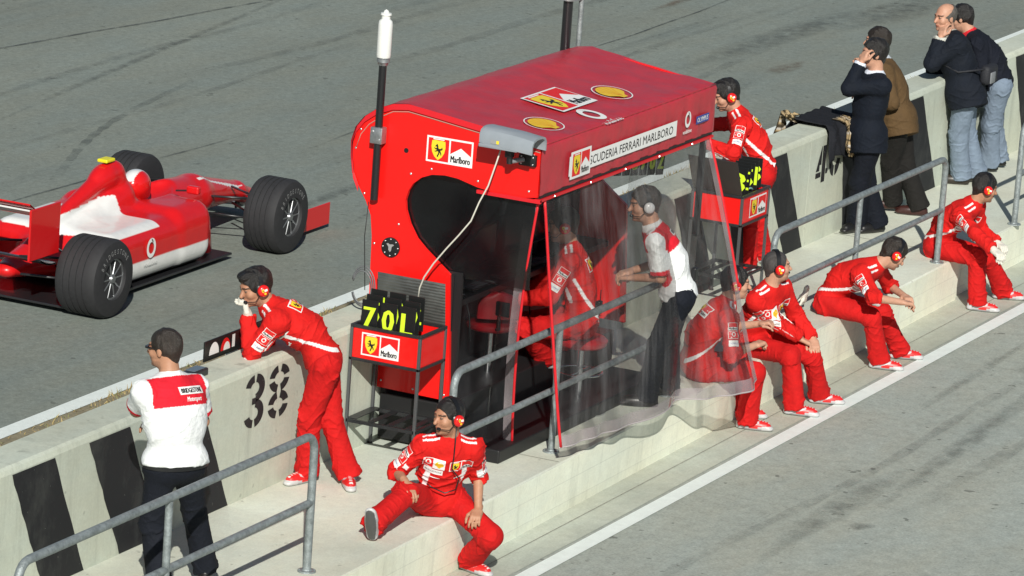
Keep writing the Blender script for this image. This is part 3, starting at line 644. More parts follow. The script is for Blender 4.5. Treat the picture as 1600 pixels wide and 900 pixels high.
            badge('puma_mark',xf(pg([(-.02,-.006),(-.008,.0),(.004,.002),(.016,.012),(.022,.010),(.015,.002),(.02,-.004),(.012,-.005),(.004,-.004),(-.002,-.009),(-.006,-.006),(-.018,-.010)],'white',0),1.5*s),nb-u2*.235*s+Lc*.09*s+Fc*.1,Fc,u2)
    if kit=='polo':
        badge('back_lettering',xf(rc(-.105,-.006,.105,.044,'white',0)+T('BRIDGESTONE',.0,.019,.031,.18,'black',1,bold=.002)+T('Motorsport',.0,-.036,.030,.13,'white',1,bold=.001,shear=.3),s*sp.get('lets',1)),nb-u2*.10*s-Fc*.1-Lc*.05*s,-Fc,u2)
    if sp.get('radio'):
        rd=MB(); c=J['pel']+u1*.09*s+sp['radio'](J); rd.box(c-V(.03,.02,.05),c+V(.03,.02,.05),mat('headset_plastic',(.01,.01,.01)),.008); rd.tube([c+V(.02,0,.05),c+V(.02,0,.13)],.004,mat('headset_plastic',(.01,.01,.01)),6); rd.build('radio',root)
    settle(root); return root

# ------------------------------------------------------------------ world, sun, camera
w=bpy.data.worlds.new("World"); SC.world=w; w.use_nodes=True; N=w.node_tree.nodes; L=w.node_tree.links
sky=N.new('ShaderNodeTexSky'); sky.sky_type='NISHITA'; sky.sun_disc=False; sky.sun_elevation=R(31.5); sky.sun_rotation=R(241.9); sky.air_density=1.0; sky.dust_density=.6
L.new(sky.outputs[0],N['Background'].inputs[0]); N['Background'].inputs[1].default_value=.055
sd=nz([.88*.8526,.47*.8526,-.5225]); sl=bpy.data.lights.new('sun','SUN'); sl.energy=5.0; sl.angle=R(.5); sl.color=(1.0,.975,.90)
so=link(bpy.data.objects.new('sun',sl)); so.rotation_euler=Vector(sd).to_track_quat('-Z','Y').to_euler(); so.location=(-10,-8,12)
cam=bpy.data.cameras.new('camera'); cam.sensor_width=36; cam.lens=FPX/1600*36; cam.clip_end=3000; cam.clip_start=1
co=link(bpy.data.objects.new('camera',cam)); M=Matrix([[*CR[0],0],[*CR[1],0],[*CR[2],0],[0,0,0,1]]).transposed(); M.translation=Vector(CC); co.matrix_world=M; SC.camera=co
SC.view_settings.view_transform='Standard'; SC.view_settings.look='None'; SC.view_settings.exposure=0; SC.view_settings.gamma=1
SC.cycles.max_bounces=10; SC.cycles.transparent_max_bounces=24
# ------------------------------------------------------------------ ground
GZ=-.40
def sheet(name,x0,x1,y0,y1,z,m,kind='structure'):
    b=MB(); b.add([(x0,y0,z),(x1,y0,z),(x1,y1,z),(x0,y1,z)],[(0,1,2,3)],m); return tag(b.build(name,recalc=False),kind=kind)
def strip(name,f0,f1,z,m,xs,kind='structure'):
    b=MB(); P=[[(x,f0(x),z),(x,f1(x),z)] for x in xs]; b.grid([[q[1],q[0]] for q in P],m); return tag(b.build(name,recalc=False),kind=kind)
asph=surface('asphalt_track',(.218,.240,.217),.20,46,.10,joints=None,darkstreak=.58,specks=.35)
asph2=surface('asphalt_pit',(.375,.397,.36),.20,50,.10,darkstreak=.70,specks=.45)
conc=surface('concrete_platform',(.65,.665,.58),.09,60,.24,stretch=.5,rough=.85,bump=.25,specks=.3)
concg=surface('concrete_gutter',(.52,.54,.47),.12,60,.28,stretch=.15,rough=.85,bump=.25)
concw=surface('concrete_wall',(.56,.59,.51),.07,50,.16,stretch=1,rough=.85,bump=.2,drip=.22,specks=.25)
curbm=surface('concrete_blocks',(.86,.87,.75),.06,50,.18,stretch=1,rough=.85,bump=.2,drip=.20,joints=dict(rot=(R(90),0,0),w=2.1,h=.165,m=.004,d=.86,loc=(0,.0,.40)))
wpaint=mat('road_paint',(.80,.86,.82),rough=.6,var=.06,vs=14,bump=.2,bs=120)
sheet('ground',-300,700,-400,700,GZ-.012,asph)
sheet('track',-60,250,1.0,120,GZ-.004,asph)
sheet('pit_lane',-60,250,-60,-1.665,GZ-.004,asph2)
xs=[-20+i*.5 for i in range(160)]
edge=lambda x: -1.372+.0135*x if x<10.95 else -1.175+.006*(x-11)
strip('gutter',lambda x:-1.70+.012*math.sin(x*1.7)*.3,lambda x:-1.0,GZ,concg,xs)
strip('gutter_joint',lambda x:-1.475,lambda x:-1.468,GZ+.003,mat('joint_dark',(.27,.265,.22),rough=.9,var=.5,vs=30),xs)
strip('pit_lane_line',lambda x:-1.865,lambda x:-1.735,GZ+.003,wpaint,xs)
strip('track_line',lambda x:2.80+.004*x,lambda x:2.955+.004*x,GZ+.003,wpaint,xs)
strip('verge',lambda x:.3,lambda x:2.80+.004*x,GZ,mat('dry_soil',(.27,.235,.15),rough=.95,var=.35,vs=9,bump=.6,bs=40),xs)
# tar seams and skid marks on the track, each laid where it lies in the road
def smear(name,colr,alpha,scale):
    m=bpy.data.materials.new(name); m.use_nodes=True; N=m.node_tree.nodes; L=m.node_tree.links; b=N['Principled BSDF']; b.inputs['Base Color'].default_value=(*colr,1); b.inputs['Roughness'].default_value=.8
    tc=N.new('ShaderNodeTexCoord'); n=N.new('ShaderNodeTexNoise'); n.inputs['Scale'].default_value=scale; n.inputs['Detail'].default_value=8; n.inputs['Roughness'].default_value=.7; L.new(tc.outputs['Object'],n.inputs['Vector'])
    at_=N.new('ShaderNodeAttribute'); at_.attribute_name='Col'
    r=N.new('ShaderNodeMapRange'); r.inputs['From Min'].default_value=.35; r.inputs['From Max'].default_value=.7; r.inputs['To Max'].default_value=alpha; L.new(n.outputs['Fac'],r.inputs['Value'])
    q=N.new('ShaderNodeMath'); q.operation='MULTIPLY'; L.new(r.outputs['Result'],q.inputs[0]); L.new(at_.outputs['Fac'],q.inputs[1]); L.new(q.outputs[0],b.inputs['Alpha']); return m
seam=smear('tar_seam',(.06,.07,.07),1.0,3)
skidm=smear('skid_faint',(.10,.12,.115),.55,3)
def ribbon(name,pts,w,m,z=GZ+.004):
    P=[];n=len(pts)
    for i,p in enumerate(pts):
        t=np.array(pts[min(i+1,n-1)])-np.array(pts[max(i-1,0)]); t=t/np.linalg.norm(t); q=np.array([-t[1],t[0]]); ww=w*(.6+.5*abs(math.sin(i*1.9+p[0])))
        P.append([(p[0]+q[0]*ww/2,p[1]+q[1]*ww/2,z),(p[0]-q[0]*ww/2,p[1]-q[1]*ww/2,z)])
    m_=len(P); Vr=np.array([q for r in P for q in r]); Fr=np.array([(2*i,2*i+1,2*i+3,2*i+2) for i in range(m_-1)]); cr=np.repeat(np.array([max(0,1-abs(2*(i//2)/(m_-1)-1)**3) for i in range(2*m_)])[:,None],3,1)
    o=npmesh(name,Vr,Fr,m,None,cr); return tag(o,kind='structure')
wob=lambda x,s: .05*math.sin(x*1.3+s)+.03*math.sin(x*3.1+s*2)
ribbon('tar_seam',[(x,6.96+.3*wob(x,0)-.03*(x-8.2)) for x in np.arange(3,13.2,.25)],.03,seam)
ribbon('tar_seam',[(x,6.05+.3*wob(x,2)+.03*(x-12)) for x in np.arange(12,26,.25)],.03,seam)
ribbon('tar_seam',[(x,10.75-.13*(x-15.5)+.3*wob(x,1)) for x in np.arange(8,24,.25)],.045,seam)
rub=smear('rubber_smear',(.05,.055,.055),.55,6); soft=smear('soft_smear',(.10,.11,.10),.5,5); rust=smear('rust_smear',(.16,.10,.06),.8,9)
def stain(name,cx,cy,lx,ly,ang,m,z=GZ+.006):
    nr,na=7,28; V_=[];F_=[];c=[]
    for i in range(nr):
        r=i/(nr-1)
        for k in range(na):
            a=2*PI*k/na; q=(r*lx*math.cos(a)*(1+.2*math.sin(3*a+cx)),r*ly*math.sin(a)*(1+.25*math.sin(2*a+cy))); ca,sa=math.cos(R(ang)),math.sin(R(ang))
            V_.append((cx+q[0]*ca-q[1]*sa,cy+q[0]*sa+q[1]*ca,z)); c.append((1-r)**.7)
    for i in range(nr-1):
        for k in range(na): F_.append((i*na+k,(i+1)*na+k,(i+1)*na+(k+1)%na,i*na+(k+1)%na))
    o=npmesh(name,np.array(V_),np.array(F_),m,None,np.repeat(np.array(c)[:,None],3,1)); return tag(o,kind='structure')
for a in ((22.0,5.0,3.2,.22,-2,rub),(17.3,4.15,2.4,.16,3,rub),(24.5,4.6,2.0,.3,0,rub),(12.5,4.3,2.6,.10,2,rub),(11.2,4.9,2.2,.08,1,rub),(28,7,3.5,.3,3,rub),(15.5,9.6,5,.06,9,rub),(20,4.2,.5,.12,0,rust),(23,6.8,.8,.10,0,rust),(9.6,8.8,.5,.12,0,rust),(4.0,-2.9,1.6,.14,2,soft),(3.7,-3.2,.12,.10,0,rub),(6.6,-3.0,2.6,.10,4,soft),(9.0,-2.6,.25,.12,0,soft),(10,-4,4,.2,3,soft),(8.5,-2.3,1.8,.05,2,soft)): stain('tyre_mark',*a)
# curved skid mark
P=[]
cv=[tuple(at(a,b_,'z',GZ)[:2]) for a,b_ in ((90,276),(105,255),(122,234),(145,212),(172,192),(210,170),(260,146),(320,118))]
pts=[]
for i in range(len(cv)-1):
    for k in range(5): t=k/5; pts.append((cv[i][0]*(1-t)+cv[i+1][0]*t,cv[i][1]*(1-t)+cv[i+1][1]*t))
ribbon('tyre_mark',pts,.09,skidm)
faint=smear('faint_streak',(.11,.12,.115),.28,3)
for k,(x0_,y0_,ln,w_) in enumerate(((9,8.1,9,.10),(14,8.7,8,.14),(12,5.6,12,.10),(16,7.6,10,.16),(11,9.6,9,.12),(19,9.0,9,.18),(13,4.6,9,.12),(1,-2.6,9,.10),(4,-3.4,10,.14),(8,-2.9,8,.10),(6,-4.1,9,.2))):
    ribbon('tyre_mark',[(x0_+ln*q/30,y0_+.02*ln*q/30*(-1)**k+.05*math.sin(q*.3+k)) for q in range(31)],w_,faint,GZ+.008+.0012*k)
# dry grass on the verge
rng=np.random.default_rng(5); b=MB(); gm=[mat('dry_grass_a',(.42,.33,.15),rough=.9),mat('dry_grass_b',(.30,.22,.10),rough=.9),mat('dry_grass_c',(.20,.20,.08),rough=.9)]
for i in range(6500):
    x=-2+27*rng.random()**.85; dn=.5+.5*math.sin(x*2.3)+.4*math.sin(x*5.9+1); 
    if rng.random()>.30+.5*dn: continue
    y=2.80+.004*x-.30*rng.random()**1.3; hh=.015+.045*rng.random()*(.4+.6*dn); a=rng.random()*6.28; dx,dy=math.cos(a),math.sin(a); lx,ly=rng.normal(0,.02,2)
    b.add([(x-dx*.006,y-dy*.006,GZ),(x+dx*.006,y+dy*.006,GZ),(x+lx,y+ly,GZ+hh)],[(0,1,2)],gm[int(rng.random()*3)])
tag(b.build('dry_grass',recalc=False),kind='stuff',label='dry straw coloured grass along the white track line',cat='grass')
# ------------------------------------------------------------------ platform
b=MB(); xe=[-20,-8,-3,0,3,6,9,10.93,10.96,14,20,60]; n=len(xe)
top=[[(x,edge(x)+.012,0),(x,.34,0)] for x in xe]; 
b.grid([[q[1],q[0]] for q in top],conc); b.grid([[(x,edge(x)+.012,0),(x,edge(x),-.012)] for x in xe],conc); b.grid([[(x,edge(x),-.012),(x,edge(x)+.015,-.42)] for x in xe],curbm)
tag(b.build('platform',recalc=False),kind='structure')
jm=mat('joint_dark',(.16,.15,.12))
for x in (-3.4,2.5,7.2,10.95): strip('platform_joint',lambda q:edge(x)+.02,lambda q:-.01,.0025,mat('platform_joint_m',(.30,.29,.24),rough=.9,var=.4,vs=20),[x,x+.008])
# ------------------------------------------------------------------ pit wall
WT=lambda x:.922+.0068*x
def wall(x0,x1,label):
    t=thing('pit_wall',label,'wall',(x0,0,0)); b=MB()
    prof=lambda x:[(0,-.0),(-.0,WT(x)-.045),(.012,WT(x)-.014),(.035,WT(x)),(.30,WT(x)+.0),(.325,WT(x)-.02),(.33,-.42)]
    xs_=np.linspace(x0,x1,24); b.grid([[(x,y,z) for y,z in prof(x)] for x in xs_],concw)
    for x in (x0,x1): b.add([(x,y,z) for y,z in prof(x)],[tuple(range(7))],concw)
    o=b.build('wall_body',t,recalc=True); settle(t); return t
def wf(x,z,y=-.003): return (x,y,z)
blk=scuffed('stripe_paint',(.017,.018,.020),(.40,.42,.37),.66)
MT['print_char']=scuffed('numeral_paint',(.02,.02,.022),(.40,.42,.37),.63)
def stripe(t,xt,wt,xb,wb,z0=.004):
    b=MB(); P=[]
    for i in range(13):
        q=i/12; z=z0+(WT(xt)-.052-z0)*q; xl=xb+(xt-xb)*q; xr=xb+wb+(xt+wt-xb-wb)*q; j=.006*math.sin(i*4.1+xt); P.append([wf(xl+j,z),wf(xr+.004*math.sin(i*5.3),z)])
    b.grid(P,blk); return b.build('painted_stripe',t,recalc=False)
def bands(ix): return t_
w1=wall(-9,10.245,'grey concrete pit wall with black slanted stripes and the stencilled number 38'); w2=wall(10.25,40,'grey concrete pit wall stretch with the stencilled number 40 under the draped coat')
S1=[(-2.83,.51,-2.39,.50),(-1.90,.51,-1.44,.50),(-.96,.50,-.50,.50),(9.22,.46,9.80,.42),(7.3,.46,7.85,.44),(8.3,.46,8.8,.44),(-3.9,.5,-3.45,.5),(-5.0,.5,-4.5,.5)]
for a in S1: stripe(w1,*a)
for a in ((10.975,.42,11.16,.45),(12.52,.42,13.02,.47),(13.75,.42,14.02,.46),(14.9,.3,15.0,.3),(15.43,.45,15.9,.45)): stripe(w2,*a)
def numeral(t,d,x0,z0,w_,h_):
    G=[];st=.30
    if d in '08':
        rings=[(.5,.25,.5),(.5,.75,.5)] if d=='8' else [(.5,.5,1.0)]
        for cx,cy,hh in rings:
            sy=hh/1.0 if d=='0' else hh; 
            for a0,a1 in (((12,78),(102,168),(192,258),(282,348)) if d=='8' else ((8,82),(98,172),(188,262),(278,352))): G+=ringp(cx,cy,.24 if d=='8' else .22,.52,'char',0,a0,a1,8,sy=hh)
    if d=='3':
        for cy,r in ((.74,(-80,80)),(.26,(-80,80))): G+=ringp(.42,cy,.22,.52,'char',0,r[0],r[1],12,sy=.52)
        G+=ringp(.42,.74,.22,.5,'char',0,96,165,6,sy=.52)+ringp(.42,.26,.22,.5,'char',0,195,264,6,sy=.52)+rc(.30,.44,.5,.56,'char',0)
    if d=='4': G+=pg([(.0,.34),(.40,1.0),(.44,1.0),(.44,.50),(.30,.50),(.30,.34)],'char',0)+rc(.50,0,.80,1.0,'char',0)+rc(0,.16,.44,.30,'char',0)+rc(.84,.2,1.0,.34,'char',0)
    G=[(g[0]*np.array([w_,h_]),g[1],g[2],g[3]) for g in G]; return place(G,(x0,-.001,z0),(1,0,0),(0,0,1),'painted_numeral',t,off=.002)
numeral(w1,'3',.18,.49,.27,.375); numeral(w1,'8',.50,.49,.28,.375); numeral(w2,'4',10.40,.53,.27,.33); numeral(w2,'0',10.71,.55,.25,.31)
b=MB(); 
for (x,z) in ((9.50,.80),(.0,.1)): pass
settle(w1);settle(w2)
# ------------------------------------------------------------------ railings
galv=mat('galvanised_steel',(.27,.305,.31),rough=.5,metal=.35,var=.38,vs=22,bump=.3,bs=90)
def railing(x0,x1,posts,label,y=-1.15,H=.93,curve=(1,1)):
    t=thing('railing',label,'railing',(x0,y,0),'galvanised railings along the platform edge')
    b=MB(); r=.11; p=[]
    if curve[0]: p+=[(x0,y,.0)]+[(x0+r-r*math.cos(a),y,H-r+r*math.sin(a)) for a in np.linspace(0,PI/2,6)]
    else: p+=[(x0,y,H)]
    if curve[1]: p+=[(x1-r+r*math.sin(a),y,H-r+r*math.cos(a)) for a in np.linspace(0,PI/2,6)]+[(x1,y,0)]
    else: p+=[(x1,y,H)]
    b.tube(p,.0275,galv,12); b.build('top_rail',t,smooth=45)
    b=MB(); b.tube([(x0+.01,y,.47),(x1-.01,y,.47)],.0245,galv,12); b.build('lower_rail',t,smooth=45)
    for x in posts: b=MB(); b.tube([(x,y,0),(x,y,H-.02)],.0245,galv,12); b.build('post',t,smooth=45)
    for x in list(posts)+([x0] if curve[0] else [])+([x1] if curve[1] else []):
        b=MB(); b.lathe((x,y,0),(0,0,1),[(0,.062),(.010,.060),(.011,.034),(.02,.030)],galv,20)
        for a in (0.6,2.2,3.8,5.4): b.lathe((x+.05*math.cos(a),y+.05*math.sin(a),.008),(0,0,1),[(0,.007),(.008,.007),(.009,0)],galv,6)
        b.build('base_plate',t,smooth=40)
    settle(t); return t
railing(-4.6,-.985,[-2.86],'grey tubular railing in front of the man in the white shirt')
railing(1.03,4.75,[2.72],'grey tubular railing partly behind the clear plastic curtain')
railing(6.70,10.53,[8.53],'grey tubular railing behind the seated men with the dark suit behind it')
railing(12.5,16.2,[14.4],'grey tubular railing at the far right edge, mostly out of view')
# ------------------------------------------------------------------ timing hut
red=mat('red_panel',(.80,.010,.008),rough=.33,coat=.3,var=.04,vs=3,spec=.4); redfab=mat('roof_vinyl',(.48,.026,.040),rough=.42,var=.18,vs=5,bump=.5,bs=7,spec=.7); black=mat('black_panel',(.010,.010,.011),rough=.5); dk=mat('dark_steel',(.045,.047,.05),rough=.4,metal=.5,var=.2,vs=20)
rivm=mat('rivet_metal',(.6,.6,.6),rough=.3,metal=.8); redtrim=mat('red_trim',(.62,.012,.02),rough=.45)
hut=thing('timing_hut','red pit wall timing hut with vinyl roof and clear plastic curtains','hut',(3.6,-.6,0))
XA,XB=2.12,5.13
outl=[(-1.17,2.352),(-.70,2.42),(-.30,2.468),(-.124,2.487),(0,2.47),(.127,2.416),(.215,2.35),(.275,2.27),(.305,2.17),(.300,2.05),(.28,1.93),(.235,1.84),(.175,1.75),(.128,1.65),(.108,1.5),(.10,1.118),(.095,.97),(-.012,.955),(-.012,.407)]
inl=[(-.593,.401),(-.533,1.319),(-.43,1.395),(-.327,1.472),(-.25,1.54),(-.187,1.636),(-.150,1.73),(-.140,1.80),(-.158,1.87),(-.192,1.93),(-.255,1.985),(-.337,2.019),(-.44,2.03),(-.541,2.023),(-.70,1.985),(-.86,1.965),(-1.03,1.965),(-1.17,1.985)]
def panel(x0,x1,name):
    # panel as strips between matched outlines so the notch stays clean
    from mathutils.geometry import tessellate_polygon
    poly=outl+inl; tr=tessellate_polygon([[Vector((u,v,0)) for u,v in poly]]); n=len(poly); b=MB()
    vs=[(x0,u,v) for u,v in poly]+[(x1,u,v) for u,v in poly]; fs=[tuple(t) for t in tr]+[tuple(i+n for i in t) for t in tr]+[(i,(i+1)%n,n+(i+1)%n,n+i) for i in range(n)]
    b.add(vs,fs,red); return b.build(name,hut)
pa=panel(XA,XA+.03,'side_panel'); pb=panel(XB,XB+.03,'side_panel')
for (y,z) in ((-.98,2.36),(-.72,2.395),(-.35,2.44),(-.10,2.462),(.12,2.395),(.25,2.26),(.28,2.12),(.19,1.80),(.085,1.45),(.085,1.05),(-.04,.46),(-.30,.44),(-.55,.44),(-.50,1.02),(-.1,1.62),(-.17,2.0),(-.33,2.06),(-.7,2.03),(-1.1,2.02),(-1.12,2.28),(-.05,.7)): b=MB(); b.lathe((XA-.0005,y,z),(-1,0,0),[(0,.0095),(.003,.008),(.005,0)],rivm,8); b.build('rivet',pa,smooth=True)

b=MB(); b.lathe((XA-.001,-.122,2.162),(-1,0,0),[(0,.018),(.002,.018)],black,16); b.build('cable_hole',pa)
b=MB(); b.lathe((XA-.001,-.052,1.445),(-1,0,0),[(0,.072),(.012,.072),(.014,.060),(.014,0)],black,28)
for k in range(8): a=2*PI*k/8; b.lathe((XA-.015,-.052+.060*math.cos(a),1.445+.060*math.sin(a)),(-1,0,0),[(0,.006),(.004,0)],rivm,6)
G=pg([(-.030,.022),(-.018,.028),(0,.020),(.022,.024),(.032,.018),(.014,.004),(.010,-.026),(.0,-.034),(-.012,-.02),(-.012,.002)],'grey',0); 
sk=b.build('cable_socket',pa,smooth=40); place(G,(XA-.016,-.052,1.447),(0,-1,0),(0,0,1),'socket_plate',sk)
place(logopair(.366,.187),(XA-.0005,-.465,2.207),(0,-1,-.0),(0,0,1),'panel_logo',pa)
# piping line near the panel's edge
b=MB(); off=[(y*1.0,z) for y,z in outl[:12]]
b.tube([(XA-.004,y+( -.03 if y>0 else 0),z-.045) for y,z in outl[:9]],.0035,mat('piping',(.5,.25,.2),rough=.5),6); b.build('edge_piping',pa,smooth=True)
# roof cover: sagging vinyl over the frame, folded over the front as a valance
b=MB(); ro=outl[:12]; prof=[(-1.185,2.0),(-1.19,2.10),(-1.185,2.22),(-1.188,2.33),(-1.17,2.362)]+[(-1.17+(1.046)*k/10,2.362+.137*k/10-.010*math.sin(PI*k/10)) for k in range(1,11)]+[(.0,2.482),(.135,2.427),(.225,2.36),(.288,2.275),(.318,2.17),(.312,2.05),(.292,1.93)]
P=[]
for i in range(61):
    x=XA-.012+(XB+.03-XA+.03)*i/60; row=[]
    for k,(y,z) in enumerate(prof):
        q=math.sin(PI*i/60); dz=0;dy=0
        if k<5: dy=.006*math.sin(x*23+k*1.3)*(1-k/4)+.004*math.sin(x*61); dz=-.004*q
        else: dz=-.012*q*math.sin(PI*min(1,(k-4)/11))+.003*math.sin(x*9+k)+.002*math.sin(x*27+k*2.2)
        row.append((x,y+dy,z+dz))
    P.append(row)
b.grid(P,redfab); rf=b.build('roof_cover',hut,smooth=55)
b=MB(); b.tube([(x,-1.172,2.36-.004*math.sin(PI*(x-XA)/3)) for x in np.linspace(XA-.01,XB+.04,20)],.008,redfab,8); b.build('roof_seam',rf,smooth=True)
# bright band where the roof is turned down over the side panel
b=MB(); b.grid([[(XA-.012,y,z+.012),(XA-.016,y,z-.03)] for y,z in outl[:12]],mat('edge_band',(.62,.012,.02),rough=.4)); b.build('roof_edge_band',rf,smooth=True)
nrm=nz(np.cross([1,0,0],[0,1.046,.137])); uyr=nz([0,1.046,.137])
rz=lambda y:2.362+(y+1.17)*.131-.006
def onroof(G,x,y,name): place(G,(x,y,rz(y)),(1,0,0),uyr,name,rf,off=.004,n=nrm)
onroof(xf(logopair(.58,.36),1),3.43,-.68,'roof_logo'); onroof(shellmark(.34),2.68,-.92,'roof_shell_badge'); onroof(shellmark(.36),4.05,-.82,'roof_shell_badge'); onroof(xf(voda(.30),1.0),3.30,-1.04,'roof_ring_logo')
# valance lettering
yv=-1.200
place(rc(0,-.055,1.82,.062,'white',0)+T('SCUDERIA FERRARI MARLBORO',1.02,.003,.064,1.46,'char',2),(2.60,yv,2.135),(1,0,0),(0,0,1),'valance_banner',rf,off=.004)
place(rc(-.16,-.072,.20,.072,'white',0)+rc(-.14,-.10,.20,.10,'white',.5)+xf(logopair(.30,.185),1,1,.03,0,1),(2.70,yv-.001,2.145),(1,0,0),(0,0,1),'valance_logo',rf,off=.005)
place(xf(voda(.16),1,1),(4.62,yv,2.155),(1,0,0),(0,0,1),'valance_ring_logo',rf,off=.004); place(rc(-.12,-.03,.12,.03,'blue',0)+T('OLYMPUS',0,0,.036,.20,'white',1,bold=.001),(4.90,yv,2.14),(1,0,0),(0,0,1),'valance_name_plate',rf,off=.004)
b=MB(); b.box((XA+.02,-1.185,1.975),(XB+.02,-1.155,2.0),black); b.box((XA-.01,-1.20,1.955),(XB+.02,-1.15,1.974),redtrim); b.box((XA-.012,-1.20,1.945),(XA+.01,-.70,1.97),redtrim); 
for x in (2.35,2.95,3.55,4.15,4.75): b.lathe((x,-1.20,1.965),(0,-1,0),[(0,.009),(.004,.007),(.006,0)],rivm,8)
b.build('curtain_rail',hut)
# frame, back wall, floor, console
b=MB(); b.box((XA+.04,.03,.97),(XB-.01,.055,2.40),black); b.build('back_wall',hut)
b=MB(); b.box((XA+.04,-.56,.02),(XB-.1,-.02,.36),black,.01); b.box((XA+.04,-1.0,.0),(XB-.2,-.6,.10),black,.01); b.build('base_box',hut)
b=MB(); b.box((XA+.05,-.42,.985),(XB-.02,.02,1.03),dk,.004); b.box((XA+.05,-.06,.36),(XB-.02,-.02,.985),black); desk=b.build('desk',hut)
scr=mat('screen_glass',(.01,.012,.02),rough=.12); 
for i,x in enumerate((2.45,2.95,3.45,3.95,4.45,4.9)):
    b=MB(); b.box((x-.19,-.16,1.10),(x+.19,-.11,1.40),black,.008); b.box((x-.17,-.162,1.12),(x+.17,-.160,1.38),scr); b.box((x-.03,-.11,1.03),(x+.03,-.08,1.2),black); b.build('monitor',hut)
for i,x in enumerate((2.5,3.0,3.5,4.0,4.5)):
    b=MB(); b.box((x-.16,-.38,1.031),(x+.14,-.26,1.05),black,.004); 
    for r_ in range(3): b.box((x-.15,-.37+.035*r_,1.051),(x+.13,-.345+.035*r_,1.056),mat('key_grey',(.09,.09,.10)))
    b.build('keyboard',hut)
    b=MB(); b.tube([(x+.2,-.05,1.03),(x+.22,-.2,1.04),(x+.17,-.4,1.04),(x+.2,-.43,.9),(x+.24,-.43,.7)],.006,black,6); b.build('radio_lead',hut,smooth=True)
    b=MB(); b.box((x+.17,-.36,1.031),(x+.25,-.28,1.034),mat('paper_white',(.6,.6,.57),rough=.7)); b.build('note_paper',hut)
b=MB(); b.box((XA+.02,-.56,.40),(XA+.05,-.52,1.32),black); b.box((XA+.032,-.615,.40),(XA+.06,-.50,1.34),black); b.build('door_edge_strip',hut)
b=MB(); b.box((XB-.05,-1.16,1.2),(XB-.01,-1.12,2.0),dk); b.build('corner_post',hut)
# red lining seen at the far side
# curtains
pl=plastic('clear_vinyl',(.42,.41,.42),.035,.20,rough=.2,fold=(30,30,1.0)); pl2=plastic('clear_vinyl_side',(.20,.21,.23),.015,.10,fold=(3,16,3)); plb=plastic('vinyl_hem',(.50,.48,.36),.34,.4,fold=(34,34,6)); plh=plastic('vinyl_band',(.44,.38,.40),.34,.16,fold=(5,5,5))
TL,TRt=np.array([2.20,-1.175,1.97]),np.array([5.10,-1.175,1.97]); BL,BR=np.array([2.40,-1.33,.14]),np.array([5.28,-1.66,.11])
def cpt(u,v):
    t=TL+(TRt-TL)*u; q=BL+(BR-BL)*u; p=t*(1-v)+q*v
    bulge=-.10*math.sin(PI*v)*math.sin(PI*min(1,u*1.15))-.02
    fold=(.026*math.sin(u*24+1.6*math.sin(v*2.3+u*6))+.010*math.sin(u*51+2*v+2*math.sin(u*7))+.012*math.sin(u*11-v*4))*(.25+.85*v)
    fold-=(.050*math.sin(u*15+1.2)+.03*math.sin(u*9))*v**3
    p=p+V(.3*fold,bulge*v**.6+fold,.012*math.sin(u*13)*v**3)
    return p
b=MB(); b.grid([[cpt(i/200,j/60) for j in range(61)] for i in range(201)],pl); fc=b.build('front_curtain',hut,smooth=True)
b=MB(); b.grid([[cpt(i/120,.955+.05*j/2)+V(0,-.006,0) for j in range(3)] for i in range(121)],plh); b.build('hem_band',fc,smooth=True)
b=MB(); b.tube([cpt(i/120,1.0)+V(0,-.004,-.004) for i in range(121)],.0055,mat('hem_cord',(.42,.38,.38),rough=.3),6); b.build('hem_cord',fc,smooth=True)
b=MB(); b.tube([cpt(.005,v)+V(0,-.008,0) for v in np.linspace(0,1,24)],.011,redtrim,8); b.build('red_trim',fc,smooth=True)
b=MB(); b.tube([cpt(.998,v)+V(0,-.008,0) for v in np.linspace(0,.62,18)],.011,redtrim,8); b.build('red_trim',fc,smooth=True)
b=MB(); b.grid([[cpt(.965+.035*i/3,v)+V(0,-.007,0) for v in np.linspace(0,1,30)] for i in range(4)],plh); b.build('edge_band',fc,smooth=True)
def sp_(u,v):
    ytop=-.60-(.56)*u; ybot=-.51-(.43)*u; y=ytop*(1-v)+ybot*v; z=1.975*(1-v)+.03*v; x=XA+.05+v*v*(.10+.24*u)+.018*math.sin(u*22+2*v)*(.3+v)+.01*math.sin(u*9+v*5); 
    return (x,y,z)
b=MB(); b.grid([[sp_(i/60,j/50) for j in range(51)] for i in range(61)],pl2); sc=b.build('side_curtain',hut,smooth=True)
b=MB(); b.tube([V(*sp_(1,v))+V(-.008,-.004,0) for v in np.linspace(0,1,20)],.010,redtrim,8); b.build('red_trim',sc,smooth=True)
b=MB(); b.grid([[V(*sp_(.84+.16*i/3,v))+V(-.006,0,0) for v in np.linspace(0,1,20)] for i in range(4)],plh); b.build('edge_band',sc,smooth=True)
b=MB(); b.grid([[(XA+.045,-.14-1.0*i/20,1.30+.68*j/8) for j in range(9)] for i in range(21)],plastic('opening_shade',(.006,.006,.007),.75,.2,fold=(1,3,3))); b.build('opening_shade_sheet',hut,smooth=True)  # dark sheet added across the open side, standing for the interior's shade
# far-side curtain
b=MB(); b.grid([[(XB-.03+.015*math.sin(i*.9),-.55-.6*i/30,1.97*(1-j/20)+.05*j/20) for j in range(21)] for i in range(31)],plastic('far_vinyl',(.30,.30,.28),.10,.2,fold=(3,22,2))); b.build('far_curtain',hut,smooth=True)
settle(hut)
